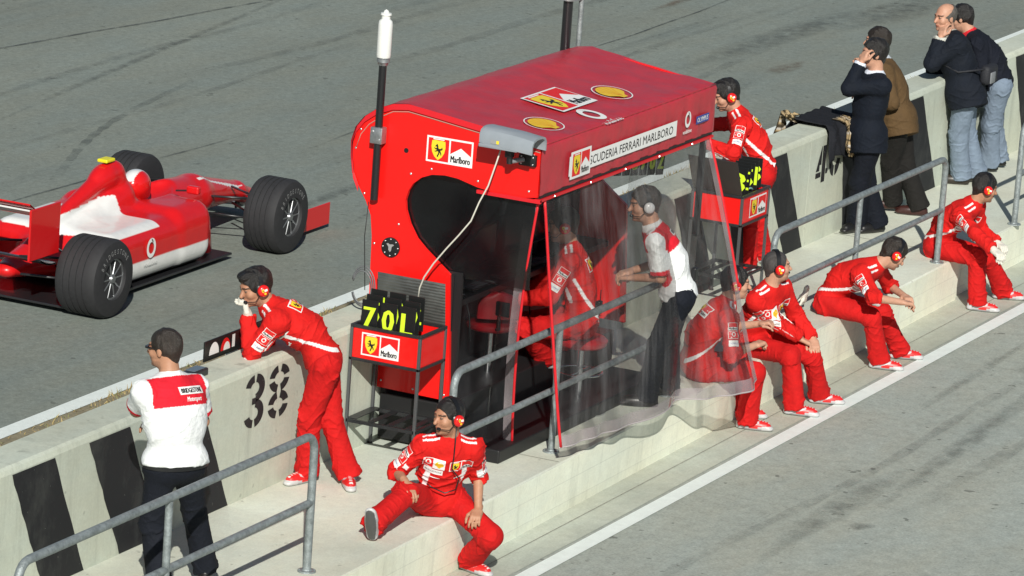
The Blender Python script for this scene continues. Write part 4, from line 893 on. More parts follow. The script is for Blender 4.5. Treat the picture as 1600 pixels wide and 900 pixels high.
# ------------------------------------------------------------------ antennas on the hut
wpl=mat('white_radome',(.74,.75,.72),rough=.35,var=.05,vs=6,coat=.2); blkp=mat('black_pole',(.012,.012,.014),rough=.28,coat=.3); clampm=mat('clamp_metal',(.42,.44,.46),rough=.38,metal=.8,var=.2,vs=30)
t=thing('antenna_mast','black antenna mast with white capped cylinder clamped to the red side panel','antenna',(2.07,.083,1.78))
b=MB(); b.tube([(2.07,.083,1.78),(2.07,.083,2.775)],.028,blkp,16); b.build('pole',t,smooth=45)
b=MB(); b.lathe((2.07,.083,2.755),(0,0,1),[(0,.034),(.02,.040),(.024,.046),(.05,.046),(.052,.040),(.06,.046)],clampm,24); b.build('antenna_base',t,smooth=40)
b=MB(); b.lathe((2.07,.083,2.812),(0,0,1),[(0,.049),(.02,.052),(.235,.052),(.262,.047),(.275,.032),(.300,.031),(.305,.040),(.318,.038),(.322,.02),(.335,.016),(.345,0)],wpl,28); b.build('antenna_radome',t,smooth=40)
b=MB(); b.box((2.03,.035,2.19),(2.11,.131,2.31),clampm,.008); b.lathe((2.03,.055,2.22),(-1,0,0),[(0,.010),(.006,.009),(.007,0)],rivm,8); b.lathe((2.03,.11,2.28),(-1,0,0),[(0,.010),(.006,.009),(.007,0)],rivm,8); b.build('clamp',t,smooth=40)
settle(t)
t=thing('antenna_mast','black mast with ring clamp rising behind the far end of the hut roof','antenna',(5.16,.10,2.2))
b=MB(); b.tube([(5.17,.10,2.15),(5.17,.10,2.86)],.038,blkp,16); b.tube([(5.17,.10,2.86),(5.17,.10,2.93)],.048,blkp,16); b.tube([(5.17,.10,2.93),(5.17,.10,3.6)],.022,blkp,16); b.build('pole',t,smooth=45)
b=MB(); b.lathe((5.17,.10,2.83),(0,0,1),[(0,.04),(0,.078),(.012,.078),(.012,.04)],clampm,20); b.box((5.17,.02,2.83),(5.30,.06,2.842),clampm); b.build('clamp',t,smooth=40)
b=MB(); b.tube([(5.27,.035,2.2),(5.27,.035,3.6)],.020,galv,12); b.build('steel_tube',t,smooth=45)
settle(t)
# ------------------------------------------------------------------ grey camera housing on the corner + cable
hgrey=mat('housing_grey',(.27,.30,.33),rough=.35,coat=.2,var=.06,vs=10)
t=thing('camera_housing','light grey hooded camera housing bolted to the front corner of the hut','camera',(2.02,-.98,2.25))
def ringh(y,wd,hh,x0=1.985,z0=2.36):
    return [(x0+wd/2*c_,y,z0+hh*s_) for c_,s_ in [(-1,0),(-1,.55),(-.82,.86),(-.45,.99),(0,1.03),(.45,.99),(.82,.86),(1,.55),(1,0)]]
b=MB(); P=[ringh(-.80,.20,.105,z0=2.365),ringh(-.83,.215,.115,z0=2.362),ringh(-1.08,.225,.118,z0=2.345),ringh(-1.22,.235,.110,z0=2.335)]
b.grid(P,hgrey); Pi=[[(1.985+(x-1.985)*.88,y,2.345+(z-2.345)*.84) for x,y,z in r] for r in P[::-1]]; b.grid(Pi,hgrey); b.grid([P[3],Pi[0]],hgrey); b.add(P[0],[tuple(range(9))],hgrey)
b.box((1.875,-1.10,2.335),(2.095,-.80,2.362),hgrey,.006); hs=b.build('hood',t,smooth=40)
b=MB(); b.box((1.905,-1.13,2.350),(2.065,-.83,2.435),mat('lens_glass',(.006,.006,.007),rough=.08),.01); b.build('lens_window',t)
place(rc(-.035,-.014,.035,.014,'grey',0)+rc(.01,-.012,.03,.012,'yellow',1),(1.874,-.93,2.385),(0,-1,0),(0,0,1),'housing_sticker',hs)
b=MB(); b.box((1.955,-1.02,2.27),(2.015,-.97,2.338),black,.006); b.tube([(1.985,-.995,2.30),(1.985,-1.0,2.225)],.022,black,12); b.tube([(1.985,-1.0,2.24),(2.08,-1.06,2.25)],.018,mat('bracket_grey',(.2,.2,.21),rough=.4),10); b.box((2.085,-1.15,2.205),(2.119,-1.02,2.285),black,.004)
for y in (-1.13,-1.04):
    for z in (2.22,2.27): b.lathe((2.084,y,z),(-1,0,0),[(0,.006),(.004,0)],rivm,6)
b.build('bracket',t,smooth=40)
settle(t)
b=MB(); cp=[(1.985,-.93,2.335),(1.97,-.905,2.22),(1.96,-.86,2.05),(1.955,-.80,1.92),(1.95,-.75,1.78),(1.955,-.66,1.66),(1.96,-.57,1.55),(1.97,-.47,1.42),(1.98,-.40,1.31),(2.0,-.36,1.22),(2.02,-.34,1.10)]
b.tube(cp,.0058,mat('white_cable',(.62,.60,.52),rough=.5),8); tag(b.build('cable',None,smooth=True),'thin white cable hanging from the grey camera housing down to the lid','cable')
# looped cable at the back of the hut
b=MB(); 
for q in (0,1,2):
    b.tube([(2.10+.01*q,.15+(.075+.010*q)*math.cos(a),1.12+(.12+.015*q)*math.sin(a)) for a in np.linspace(.3,5.9,26)],.005,mat('grey_cable',(.14,.145,.15),rough=.4),8)
b.tube([(2.10,.14,1.75),(2.09,.15,1.5),(2.10,.14,1.30),(2.11,.13,1.1)],.003,black,6)
tag(b.build('cable_loop',None,smooth=True),'coiled grey cable hanging beside the red panel above the wall','cable')
# ------------------------------------------------------------------ number board racks
lidm=mat('ribbed_aluminium',(.17,.175,.165),rough=.35,metal=.6,var=.2,vs=12)
def wave(m_):
    N=m_.node_tree.nodes;L=m_.node_tree.links; tc=N.new('ShaderNodeTexCoord'); wv=N.new('ShaderNodeTexWave'); wv.bands_direction='Z'; wv.inputs['Scale'].default_value=14; wv.inputs['Distortion'].default_value=1.5; L.new(tc.outputs['Object'],wv.inputs['Vector'])
    bp=N.new('ShaderNodeBump'); bp.inputs['Strength'].default_value=.5; bp.inputs['Distance'].default_value=.004; L.new(wv.outputs['Fac'],bp.inputs['Height']); L.new(bp.outputs[0],N['Principled BSDF'].inputs['Normal'])
wave(lidm)
def rack(x0,x1,y0,y1,label,lid,stick):
    t=thing('board_rack',label,'rack',((x0+x1)/2,(y0+y1)/2,0)); z0,z1=.715,.955; e=.022
    b=MB()
    for x in (x0,x1):
        for y in (y0,y1): pass
    for z in (z0,z1):
        b.box((x0-e/2,y0-e/2,z-e/2),(x1+e/2,y0+e/2,z+e/2),dk,.003); b.box((x0-e/2,y1-e/2,z-e/2),(x1+e/2,y1+e/2,z+e/2),dk,.003); b.box((x0-e/2,y0+e/2,z-e/2),(x0+e/2,y1-e/2,z+e/2),dk,.003); b.box((x1-e/2,y0+e/2,z-e/2),(x1+e/2,y1-e/2,z+e/2),dk,.003)
    b.build('frame',t)
    for x in (x0,x1):
        for y in (y0,y1): b=MB(); b.box((x-e/2,y-e/2,.012),(x+e/2,y+e/2,z1-e/2),mat('leg_steel',(.12,.125,.13),rough=.4,metal=.5),.003); b.lathe((x,y,0),(0,0,1),[(0,.02),(.012,.018)],black,12); b.build('leg',t)
    b=MB(); i=.006; b.box((x0+i,y0+i-.004,z0),(x1-i,y0+i,z1),red); b.box((x0+i,y1-i,z0),(x1-i,y1-i+.004,z1),red); b.box((x0+i-.004,y0+i,z0),(x0+i,y1-i,z1),red); b.box((x1-i,y0+i,z0),(x1-i+.004,y1-i,z1),red); b.box((x0+.02,y0+.02,z0),(x1-.02,y1-.02,z0+.006),black); bx=b.build('side_panels',t)
    b=MB(); zs=.26
    b.box((x0,y0-e/2,zs-.01),(x1,y0+e/2,zs+.01),dk);b.box((x0,y1-e/2,zs-.01),(x1,y1+e/2,zs+.01),dk);b.box((x0-e/2,y0,zs-.012),(x0+e/2,y1,zs+.012),dk);b.box((x1-e/2,y0,zs-.012),(x1+e/2,y1,zs+.012),dk)
    for k in range(4):
        y=y0+.03+(y1-y0-.10)*k/3; b.box((x0+.012,y,zs+.011),(x1-.012,y+.05,zs+.016),dk)
    b.build('shelf',t)
    b=MB()
    if stick=='x':
        place(logopair(.30,.165),(x0+.0015,(y0+y1)/2+.04,(z0+z1)/2),(0,-1,0),(0,0,1),'sticker',bx); b.box((x1-.012,y0,z1+.012),(x1-.004,y1,z1+.33),lidm,.003,Matrix.Translation((x1,0,z1))@Matrix.Rotation(R(-8),4,'Y')@Matrix.Translation((-x1,0,-z1)))
    else:
        place(logopair(.34,.165),((x0+x1)/2+.06,y0+.0015,(z0+z1)/2),(1,0,0),(0,0,1),'sticker',bx); b.box((x0-.002,y0,z1+.012),(x0+.006,y1,z1+.36),mat('brown_lid',(.035,.028,.026),rough=.4),.003,Matrix.Translation((x0,0,z1))@Matrix.Rotation(R(-28),4,'Y')@Matrix.Translation((-x0,0,-z1)))
    b.build('lid',t,smooth=30); settle(t); return t
rack(1.66,2.055,-.56,-.02,'red number board rack with open ribbed metal lid beside the hut','grey','x')
rack(7.62,8.18,-.47,-.03,'red number board rack with dark lid where the red crewman bends over','brown','y')
cardm=mat('card_black',(.010,.011,.011),rough=.35)
def card(x,y,z,w_,h_,ch,lean,col,label,face='x',yaw=0,cw=.75,rot_=0):
    t=thing('number_board',label,'board',(x,y,z),'black number boards standing in the racks'); 
    b=MB(); b.box((-.003,-w_/2,0),(.003,w_/2,h_),cardm,.002); o=b.build('board',t)
    if ch: g=place(T(ch,0,0,h_*.62,w_*cw*.86,col,0,bold=.007),(-.0032,0,h_*.5),(0,-1,0),(0,0,1),'numeral',o,off=.001)
    t.rotation_euler=(0,R(lean),R(yaw)); return t
names=['front','middle','rear']
for j,(ch3,yy) in enumerate(((('7','5','1'),-.12),(('0','0','3'),-.27),(('L','9','2'),-.42))):
    for k in range(3):
        card(1.71+.055*k,yy-.006*k,.895+.030*k,.130,.245,ch3[k],3-1*k,'neon','black board with neon yellow figure, %s of the %s stack in the left rack'%(names[k],('left','centre','right')[j]))
for k in range(5):
    card(7.84+.05*k,-.31-.012*k,.90+.015*k,.18,.25,'8E5N3'[k],8-2*k,'neon','black board with yellow figure leaning in the right rack, number %s from the lid'%('one','two','three','four','five')[k],yaw=-8+4*k,cw=1.0)
for k in range(3):
    t=thing('carabiner',('small pale clip lying in the right rack, %s one'%('nearest','middle','farthest')[k]),'clip',(7.93+.09*k,-.40+.04*k,.97)); b=MB(); b.tube([(.0+.035*math.cos(a),.02*math.sin(a),.01*math.sin(2*a)) for a in np.linspace(0,6.0,16)],.009,mat('clip_teal',(.25,.45,.42),rough=.3,metal=.5),8); b.build('clip_body',t,smooth=True)
# boards seen hanging inside the far end of the hut
for k in range(7):
    t=card(4.72+.055*k,-.55-.045*k,1.62,.07,.25,'1843702'[k],-4,'neon','yellow figure board hanging under the far end of the hut roof, %s from the left'%('first','second','third','fourth','fifth','sixth','seventh')[k],yaw=60)
# board held on the wall by the leaning man
t=thing('pit_board','black pit board with white and red figures on the wall by the gloved hand','board',(.85,.36,.93))
pa_=at(320,549,'y',.37); pb_=at(393,521,'y',.37)
b=MB(); b.box((pa_[0]-.02,.36,.90),(pb_[0]+.15,.372,1.045),cardm,.004); bo=b.build('board',t)
xx=pa_[0]; zz=.937
half=lambda cx,r,c,l: pg([(cx+r*math.cos(PI*k/14),r*1.25*math.sin(PI*k/14)) for k in range(15)],c,l)
place(half(.11,.068,'white',0)+half(.27,.068,'red',0)+half(.285,.045,'white',1)+rc(.36,.0,.40,.09,'white',0)+rc(.50,.0,.62,.07,'white',0),(xx,.3595,zz),(1,0,0),(0,0,1),'figures',bo,off=.001)
settle(t)
t=thing('radio_tool','black handheld radio lying on top of the wall beside the white shirted man','radio',(-.35,.12,.92)); b=MB(); c0=at(300,585,'z',.95)
b.box((c0[0]-.10,c0[1]-.04,.921),(c0[0]+.16,c0[1]+.05,.975),mat('radio_black',(.018,.02,.024),rough=.35),.012); b.box((c0[0]-.02,c0[1]-.03,.976),(c0[0]+.13,c0[1]+.04,.980),mat('radio_screen',(.12,.15,.18),rough=.2)); b.build('radio_body',t); settle(t)
# ------------------------------------------------------------------ stools
seatm=mat('red_vinyl',(.42,.012,.02),rough=.32,coat=.3,var=.08,vs=12); chrome=mat('chrome',(.55,.56,.58),rough=.18,metal=1)
def stool(x,y,z,label,yaw,back=True):
    t=thing('stool',label,'stool',(x,y,0),'red swivel stools in the timing hut'); f=rot([1,0,0],[0,0,1],yaw)
    b=MB(); b.lathe((0,0,z-.07),(0,0,1),[(0,.10),(.0,.17),(.02,.19),(.05,.195),(.068,.175),(.075,.10),(.076,0)],seatm,32); b.build('seat',t,smooth=50)
    b=MB(); b.tube([(0,0,.03),(0,0,z-.07)],.025,chrome,14); b.lathe((0,0,.0),(0,0,1),[(0,.22),(.012,.22),(.03,.06),(.05,.03)],chrome,28); b.build('pedestal',t,smooth=40)
    b=MB(); b.tube([(.17*math.cos(a),.17*math.sin(a),.30) for a in np.linspace(0,2*PI,25)],.010,chrome,8,caps=False); b.tube([(-.17,0,.3),(.17,0,.3)],.008,chrome,8); b.build('foot_ring',t,smooth=True)
    if back:
        b=MB(); rt=np.cross([0,0,1],f); P=[]
        for i in range(13):
            q=-1+2*i/12; row=[]
            for j in range(9):
                v=j/8; wd=.155*math.sqrt(max(.02,1-max(0,(v-.35)/.65)**2.4)); row.append(tuple(-f*(.19-.03*q*q)+rt*q*wd+V(0,0,z+.05+.20*v)))
            P.append(row)
        b.grid(P,seatm); P2=[[tuple(np.array(p)-f*.035) for p in r] for r in P][::-1]; b.grid(P2,seatm)
        e1=[r[0] for r in P]+P[-1][1:]+[r[-1] for r in P[::-1]][1:]+P[0][::-1][1:]; e2=[tuple(np.array(p)-f*.035) for p in e1]; b.grid([e1,e2],seatm); bk=b.build('backrest',t,smooth=60)
        b=MB(); b.tube([-f*.21+V(0,0,z+.10),-f*.235+V(0,0,z-.02),-f*.10+V(0,0,z-.06)],.016,black,10); b.box(-f*.235-V(.08 if abs(f[0])<.5 else .01,.08 if abs(f[0])>.5 else .01,-z-.08),-f*.228+V(.08 if abs(f[0])<.5 else .0,.08 if abs(f[0])>.5 else .0,z+.19),black,.01); b.build('back_bracket',t,smooth=40)
    return t
stool(3.22,-.36,.76,'empty red swivel stool with rounded backrest in front of the hut desk',40)
stool(3.90,-.80,.57,'red stool under the seated crewman inside the hut',120,False)
# ------------------------------------------------------------------ coat on the wall
def drape(x0,x1,name,label,colfn,yo=0,prof=None,seed=0):
    prof=prof or [(.44,.60),(.42,.80),(.385,.97),(.345,1.045),(.22,1.03),(.08,1.025),(.0,1.03),(-.04,.99),(-.055,.90),(-.06,.80),(-.065,.70)]
    Q=[]
    for i in range(len(prof)-1):
        for k in range(6): t_=k/6; Q.append((prof[i][0]*(1-t_)+prof[i+1][0]*t_,prof[i][1]*(1-t_)+prof[i+1][1]*t_))
    n=44; V_=[];F_=[];m=len(Q)
    for i in range(n):
        u=i/(n-1)
        for j,(y,z) in enumerate(Q):
            v=j/(m-1); x=x0+(x1-x0)*u+.03*math.sin(v*5+seed)-.02*math.sin(v*9); f=.016*math.sin(u*19+v*4+seed)+.010*math.sin(u*37-v*6)
            edge_=.04*math.sin(u*6+seed); V_.append((x,y+(f if v>.55 or v<.3 else f*.3)+yo-abs(f)*.3-.010,z+(.012*abs(math.sin(u*14+v*3)) if .3<v<.6 else 0)+(edge_*v if v>.8 else 0)))
    for i in range(n-1):
        for j in range(m-1): F_.append((i*m+j,i*m+j+1,(i+1)*m+j+1,(i+1)*m+j))
    V_=np.array(V_); c=np.array([colfn(i//m/(n-1),(i%m)/(m-1)) for i in range(len(V_))]); o=npmesh(name,V_,np.array(F_),mat('cloth',(1,1,1)),None,c)
    sm=o.modifiers.new('thick','SOLIDIFY'); sm.thickness=.010; return o
mat('cloth',(1,1,1),rough=.84,var=.16,vs=11,bump=.42,bs=30,attr=True,spec=.22)
ct=thing('coat','black coat with tan checked lining draped over the wall top','coat',(10.9,.1,1.0))
a_=drape(10.56,11.28,'coat_shell','',lambda u,v:(.013,.014,.018)); a_.parent=ct
def chk(u,v):
    b_=np.array((.42,.31,.17)); fu=(u*7)%1; fv=(v*22)%1
    if fu<.10 or .2<fu<.28 or fv<.12 or .22<fv<.32: b_=b_*.12
    elif .55<fu<.62 or .55<fv<.64: b_=np.array((.6,.55,.48))
    return b_
l1=drape(10.50,10.66,'checked_lining','',chk,.02,[(.46,.86),(.44,.95),(.42,1.05),(.40,1.10),(.34,1.08),(.30,1.055)],1); l1.parent=ct
l2=drape(10.84,11.06,'checked_lining','',chk,-.028,[(.10,1.045),(.02,1.05),(-.03,1.03),(-.06,.97),(-.07,.88),(-.072,.80),(-.075,.74)],2); l2.parent=ct
settle(ct)

# ------------------------------------------------------------------ racing car at rest on the track
def car(cx,cy):
    Z0=GZ; t=thing('racing_car','red and white open wheel racing car with its driver on the track','racing car',(cx,cy,Z0))
    X=V(1,0,0);Y=V(0,1,0);Zv=V(0,0,1); A=[X,Y,Zv]; O=V(cx,cy,Z0)
    def p(x,y,z): return O+V(x,y,z)
    # x measured from the front axle, forward positive; wheelbase 3.05
    S=SDF(.014)
    S.cone(p(1.05,0,.20),p(.55,0,.34),.055,.10,.05,flat=(Zv,1.3)); S.cone(p(.55,0,.34),p(-.25,0,.44),.10,.19,.06,flat=(Zv,1.15)); S.cone(p(-.25,0,.42),p(-1.0,0,.40),.19,.26,.06)
    S.rbox(p(-1.75,0,.30),A,(.85,.62,.24),.16,.10); S.rbox(p(-1.2,0,.34),A,(.32,.60,.25),.14,.08); S.cone(p(-2.2,0,.34),p(-3.25,0,.30),.36,.10,.12,flat=(Zv,1.5))
    S.cone(p(-1.55,0,.62),p(-3.1,0,.36),.17,.06,.10); S.cone(p(-1.52,0,.60),p(-1.62,0,.86),.13,.095,.06); S.ell(p(-1.70,0,.84),A,(.22,.105,.11),.05); S.cone(p(-1.75,0,.84),p(-2.9,0,.48),.085,.03,.06)
    S.ell(p(-1.05,0,.66),A,(.38,.22,.16),.03,'sub'); S.ell(p(-1.47,0,.88),A,(.10,.07,.06),.02,'sub')
    for g in (1,-1): S.ell(p(-.92,g*.44,.38),A,(.10,.15,.13),.03,'sub')
    Vc,Fc_=S.mesh(); q=Vc-O; x,y,z=q.T; c=np.tile([.62,.008,.010],(len(Vc),1)); Wt=(.76,.76,.74)
    c=mix(c,((x<-1.75)&(z>.50)&(z<.60+.10*np.clip((x+2.9),0,1)))*1.,Wt); c=mix(c,((np.abs(y)>.52)&(z<.27)&(x<-1.0)&(x>-2.5))*1.,Wt); c=mix(c,((z<.11))*1.,(.02,.02,.02)); c=mix(c,((np.abs(np.abs(y)-.10)<.012)&(x>-.3)&(z>.4))*1.,Wt)
    bd=npmesh('bodywork',Vc,Fc_,mat('car_paint',(1,1,1),rough=.34,attr=True,coat=.35,var=.08,vs=9),t,c)
    place(voda(.22),p(-2.0,-.625,.34),(1,0,0),(0,0,1),'side_logo',bd,off=.012)
    carb=mat('carbon',(.018,.018,.020),rough=.35,coat=.4); tyre=mat('tyre_rubber',(.022,.022,.024),rough=.75,var=.2,vs=30); rim=mat('rim_metal',(.32,.33,.34),rough=.3,metal=.8); wht=mat('tyre_white',(.6,.6,.6),rough=.6); carb=mat('carbon',(.018,.018,.020),rough=.35,coat=.4); wing=mat('wing_white',(.72,.72,.71),rough=.35,coat=.3)
    for (ax,hw,ww) in ((0,.73,.34),(-3.05,.71,.40)):
        for g in (1,-1):
            c0=p(ax,g*(hw-ww/2+.0),.33); b=MB(); b.lathe(c0,(0,g,0),[(0,.17),(0,.27),(.02,.315),(.05,.33)]+[q for k in range(4) for q in ((ww*(.24+.15*k),.33),(ww*(.24+.15*k)+.002,.321),(ww*(.24+.15*k)+.014,.321),(ww*(.24+.15*k)+.016,.33))]+[(ww-.05,.33),(ww-.015,.312),(ww,.27),(ww,.175),(ww-.03,.17)],tyre,48)
            wl=b.build('wheel',t,smooth=35); b=MB()
            b.lathe(c0+V(0,g*(ww-.028),0),(0,g,0),[(-.02,.175),(.008,.174),(.006,.160),(-.06,.155)],rim,32); b.lathe(c0+V(0,g*(ww-.028),0),(0,g,0),[(-.075,.16),(-.08,0)],carb,32); b.lathe(c0+V(0,g*(ww-.028),0),(0,g,0),[(-.06,.05),(-.0,.042),(.018,.03),(.02,0)],rim,24)
            for k in range(10): a=2*PI*k/10; b.tube([c0+V(0,g*(ww-.03),0),c0+V(.160*math.cos(a),g*(ww-.035),.160*math.sin(a))],.0085,rim,6)
            b.build('rim',wl,smooth=40)
            G=[]
            for q in range(1):
                for ci,chh in enumerate('BRIDGESTONE'):
                    an_=R(150-ci*11+180*q); v_,f_=text2d(chh); v_=(v_-np.array([0,.5]))*.042; rr_=an_-PI/2; v2=np.stack([v_[:,0]*math.cos(rr_)-v_[:,1]*math.sin(rr_)+.235*math.cos(an_),v_[:,0]*math.sin(rr_)+v_[:,1]*math.cos(rr_)+.235*math.sin(an_)],1); G.append((v2,f_,'grey',0))
            place(G,c0+V(0,g*ww,0),(-g,0,0),(0,0,1),'tyre_lettering',wl,off=.002)
            for dz,dx in ((.16,.25),(.16,-.25),(-.10,.28),(-.10,-.22)): b=MB(); b.tube([p(ax,g*(hw-ww/2+.02),.33+dz*.7),p(ax+dx,g*.14,.33+dz*.6+.02)],.011,carb,6); b.build('suspension_arm',t,smooth=True)
    # front wing: white plane, red flap, endplates
    b=MB()
    for g in (1,-1):
        for k in range(10):
            pass
    def aero(x0,x1,z0,z1,yA,yB,m,name,cam_=.02,nseg=24):
        b=MB(); P=[]
        for i in range(nseg+1):
            y_=yA+(yB-yA)*i/nseg; dz=.03*math.cos(y_*4.2)*(1 if z0<.4 else 0); row=[]
            for j in range(9): v=j/8; row.append(p(x0+(x1-x0)*v,y_,z0+(z1-z0)*v-cam_*math.sin(PI*v)+dz))
            row2=[r_+V(0,0,-.014) for r_ in row[::-1]]; P.append(row+row2+[row[0]])
        b.grid(P,m); return b.build(name,t,smooth=40)
    aero(1.10,.84,.10,.14,-.66,.66,wing,'front_wing'); aero(.83,.66,.16,.25,-.66,.66,mat('wing_red',(.62,.008,.01),rough=.3,coat=.5),'front_flap')
    for g in (1,-1):
        b=MB(); b.box(p(.58,g*.665-.008,.04),p(1.14,g*.665+.008,.24),mat('wing_red',(.62,.008,.01)),.006); b.build('front_endplate',t)
        b=MB(); b.box(p(.78,g*.10-.01,.12),p(.98,g*.10+.01,.22),carb,.004); b.build('wing_pillar',t)
        b=MB(); b.box(p(-3.70,g*.47-.01,.52),p(-3.24,g*.47+.01,.95),mat('wing_red',(.62,.008,.01)),.006); ep=b.build('rear_endplate',t)
        b=MB(); P=[]
        for j in range(9): v=j/8; P.append([p(-.50-.45*v,g*(.30+.24*math.sin(v*2.2)),.10),p(-.50-.45*v,g*(.28+.22*math.sin(v*2.2)),.38)])
        b.grid(P,mat('car_red',(.62,.008,.01),rough=.3,coat=.5)); o=b.build('bargeboard',t,smooth=True); o.modifiers.new('s','SOLIDIFY').thickness=.008
        b=MB(); b.tube([p(-.93,g*.24,.62),p(-.90,g*.40,.64)],.008,carb,6); b.box(p(-.93,g*.40-.06,.61),p(-.87,g*.40+.06,.68),mat('car_red',(.6,.01,.01)),.015); b.build('mirror',t)
    wr=mat('wing_red',(.62,.008,.01)); aero(-3.22,-3.62,.82,.93,-.465,.465,wing,'rear_wing',.03); aero(-3.50,-3.70,.90,1.0,-.465,.465,wr,'rear_flap',.01); aero(-3.25,-3.50,.44,.50,-.465,.465,carb,'lower_rear_wing',.02)
    place(T('Marlboro',0,0,.14,.62,'red',0,bold=.004),p(-3.42,0,.885),(0,-1,0),(1,0,-.2),'wing_lettering',t,off=.02)
    b=MB(); b.box(p(-3.2,-.62,.045),p(-.55,.62,.065),carb,.005); b.build('floor',t); 
    b=MB(); b.box(p(-1.80,-.05,.965),p(-1.66,.05,.995),mat('camera_yellow',(.75,.68,.02),rough=.4),.01); b.box(p(-1.75,-.015,.92),p(-1.70,.015,.97),carb); b.build('roll_hoop_camera',t)
    b=MB(); b.box(p(-3.5,-.04,.25),p(-3.46,.04,.31),mat('rain_light',(.3,.01,.01),rough=.3),.01); b.build('rain_light',t)
    settle(t)
    # driver
    d=thing('person','driver in red helmet sitting low in the racing car cockpit','person',(cx-1.2,cy,Z0+.1)); D=SDF(.012); hb_=p(-1.20,0,.66)
    D.cone(p(-1.30,0,.25),p(-1.30,0,.44),.16,.15,.05); D.cone(p(-1.28,.15,.46),p(-1.0,.20,.40),.06,.05,.04); D.cone(p(-1.28,-.15,.46),p(-1.0,-.20,.40),.06,.05,.04); D.cone(p(-1.0,.20,.40),p(-.80,.10,.44),.045,.04,.02); D.cone(p(-1.0,-.20,.40),p(-.80,-.10,.44),.045,.04,.02); D.cone(p(-1.27,0,.45),hb_,.07,.06,.03); D.ell(hb_,A,(.10,.08,.11),.03)
    Vd,Fd=D.mesh(); npmesh('body',Vd,Fd,mat('driver_suit',(.6,.01,.01),rough=.8),d)
    Hs=SDF(.011); Hs.ell(hb_+V(-.01,0,.02),A,(.155,.125,.135),.02); Hs.ell(hb_+V(.04,0,-.05),A,(.11,.105,.09),.03); Vh,Fh_=Hs.mesh(); q=Vh-hb_; c=np.tile([.65,.01,.01],(len(Vh),1)); c=mix(c,((q[:,2]>.075)&(np.abs(q[:,1])<.05))*1.,(.7,.7,.7)); c=mix(c,((q[:,0]>.03)&(np.abs(q[:,2]-.02)<.032))*1.,(.01,.01,.012)); npmesh('helmet',Vh,Fh_,mat('helmet_shell',(1,1,1),rough=.15,coat=.8,attr=True),d,c)
    settle(d)
car(8.35,4.95)

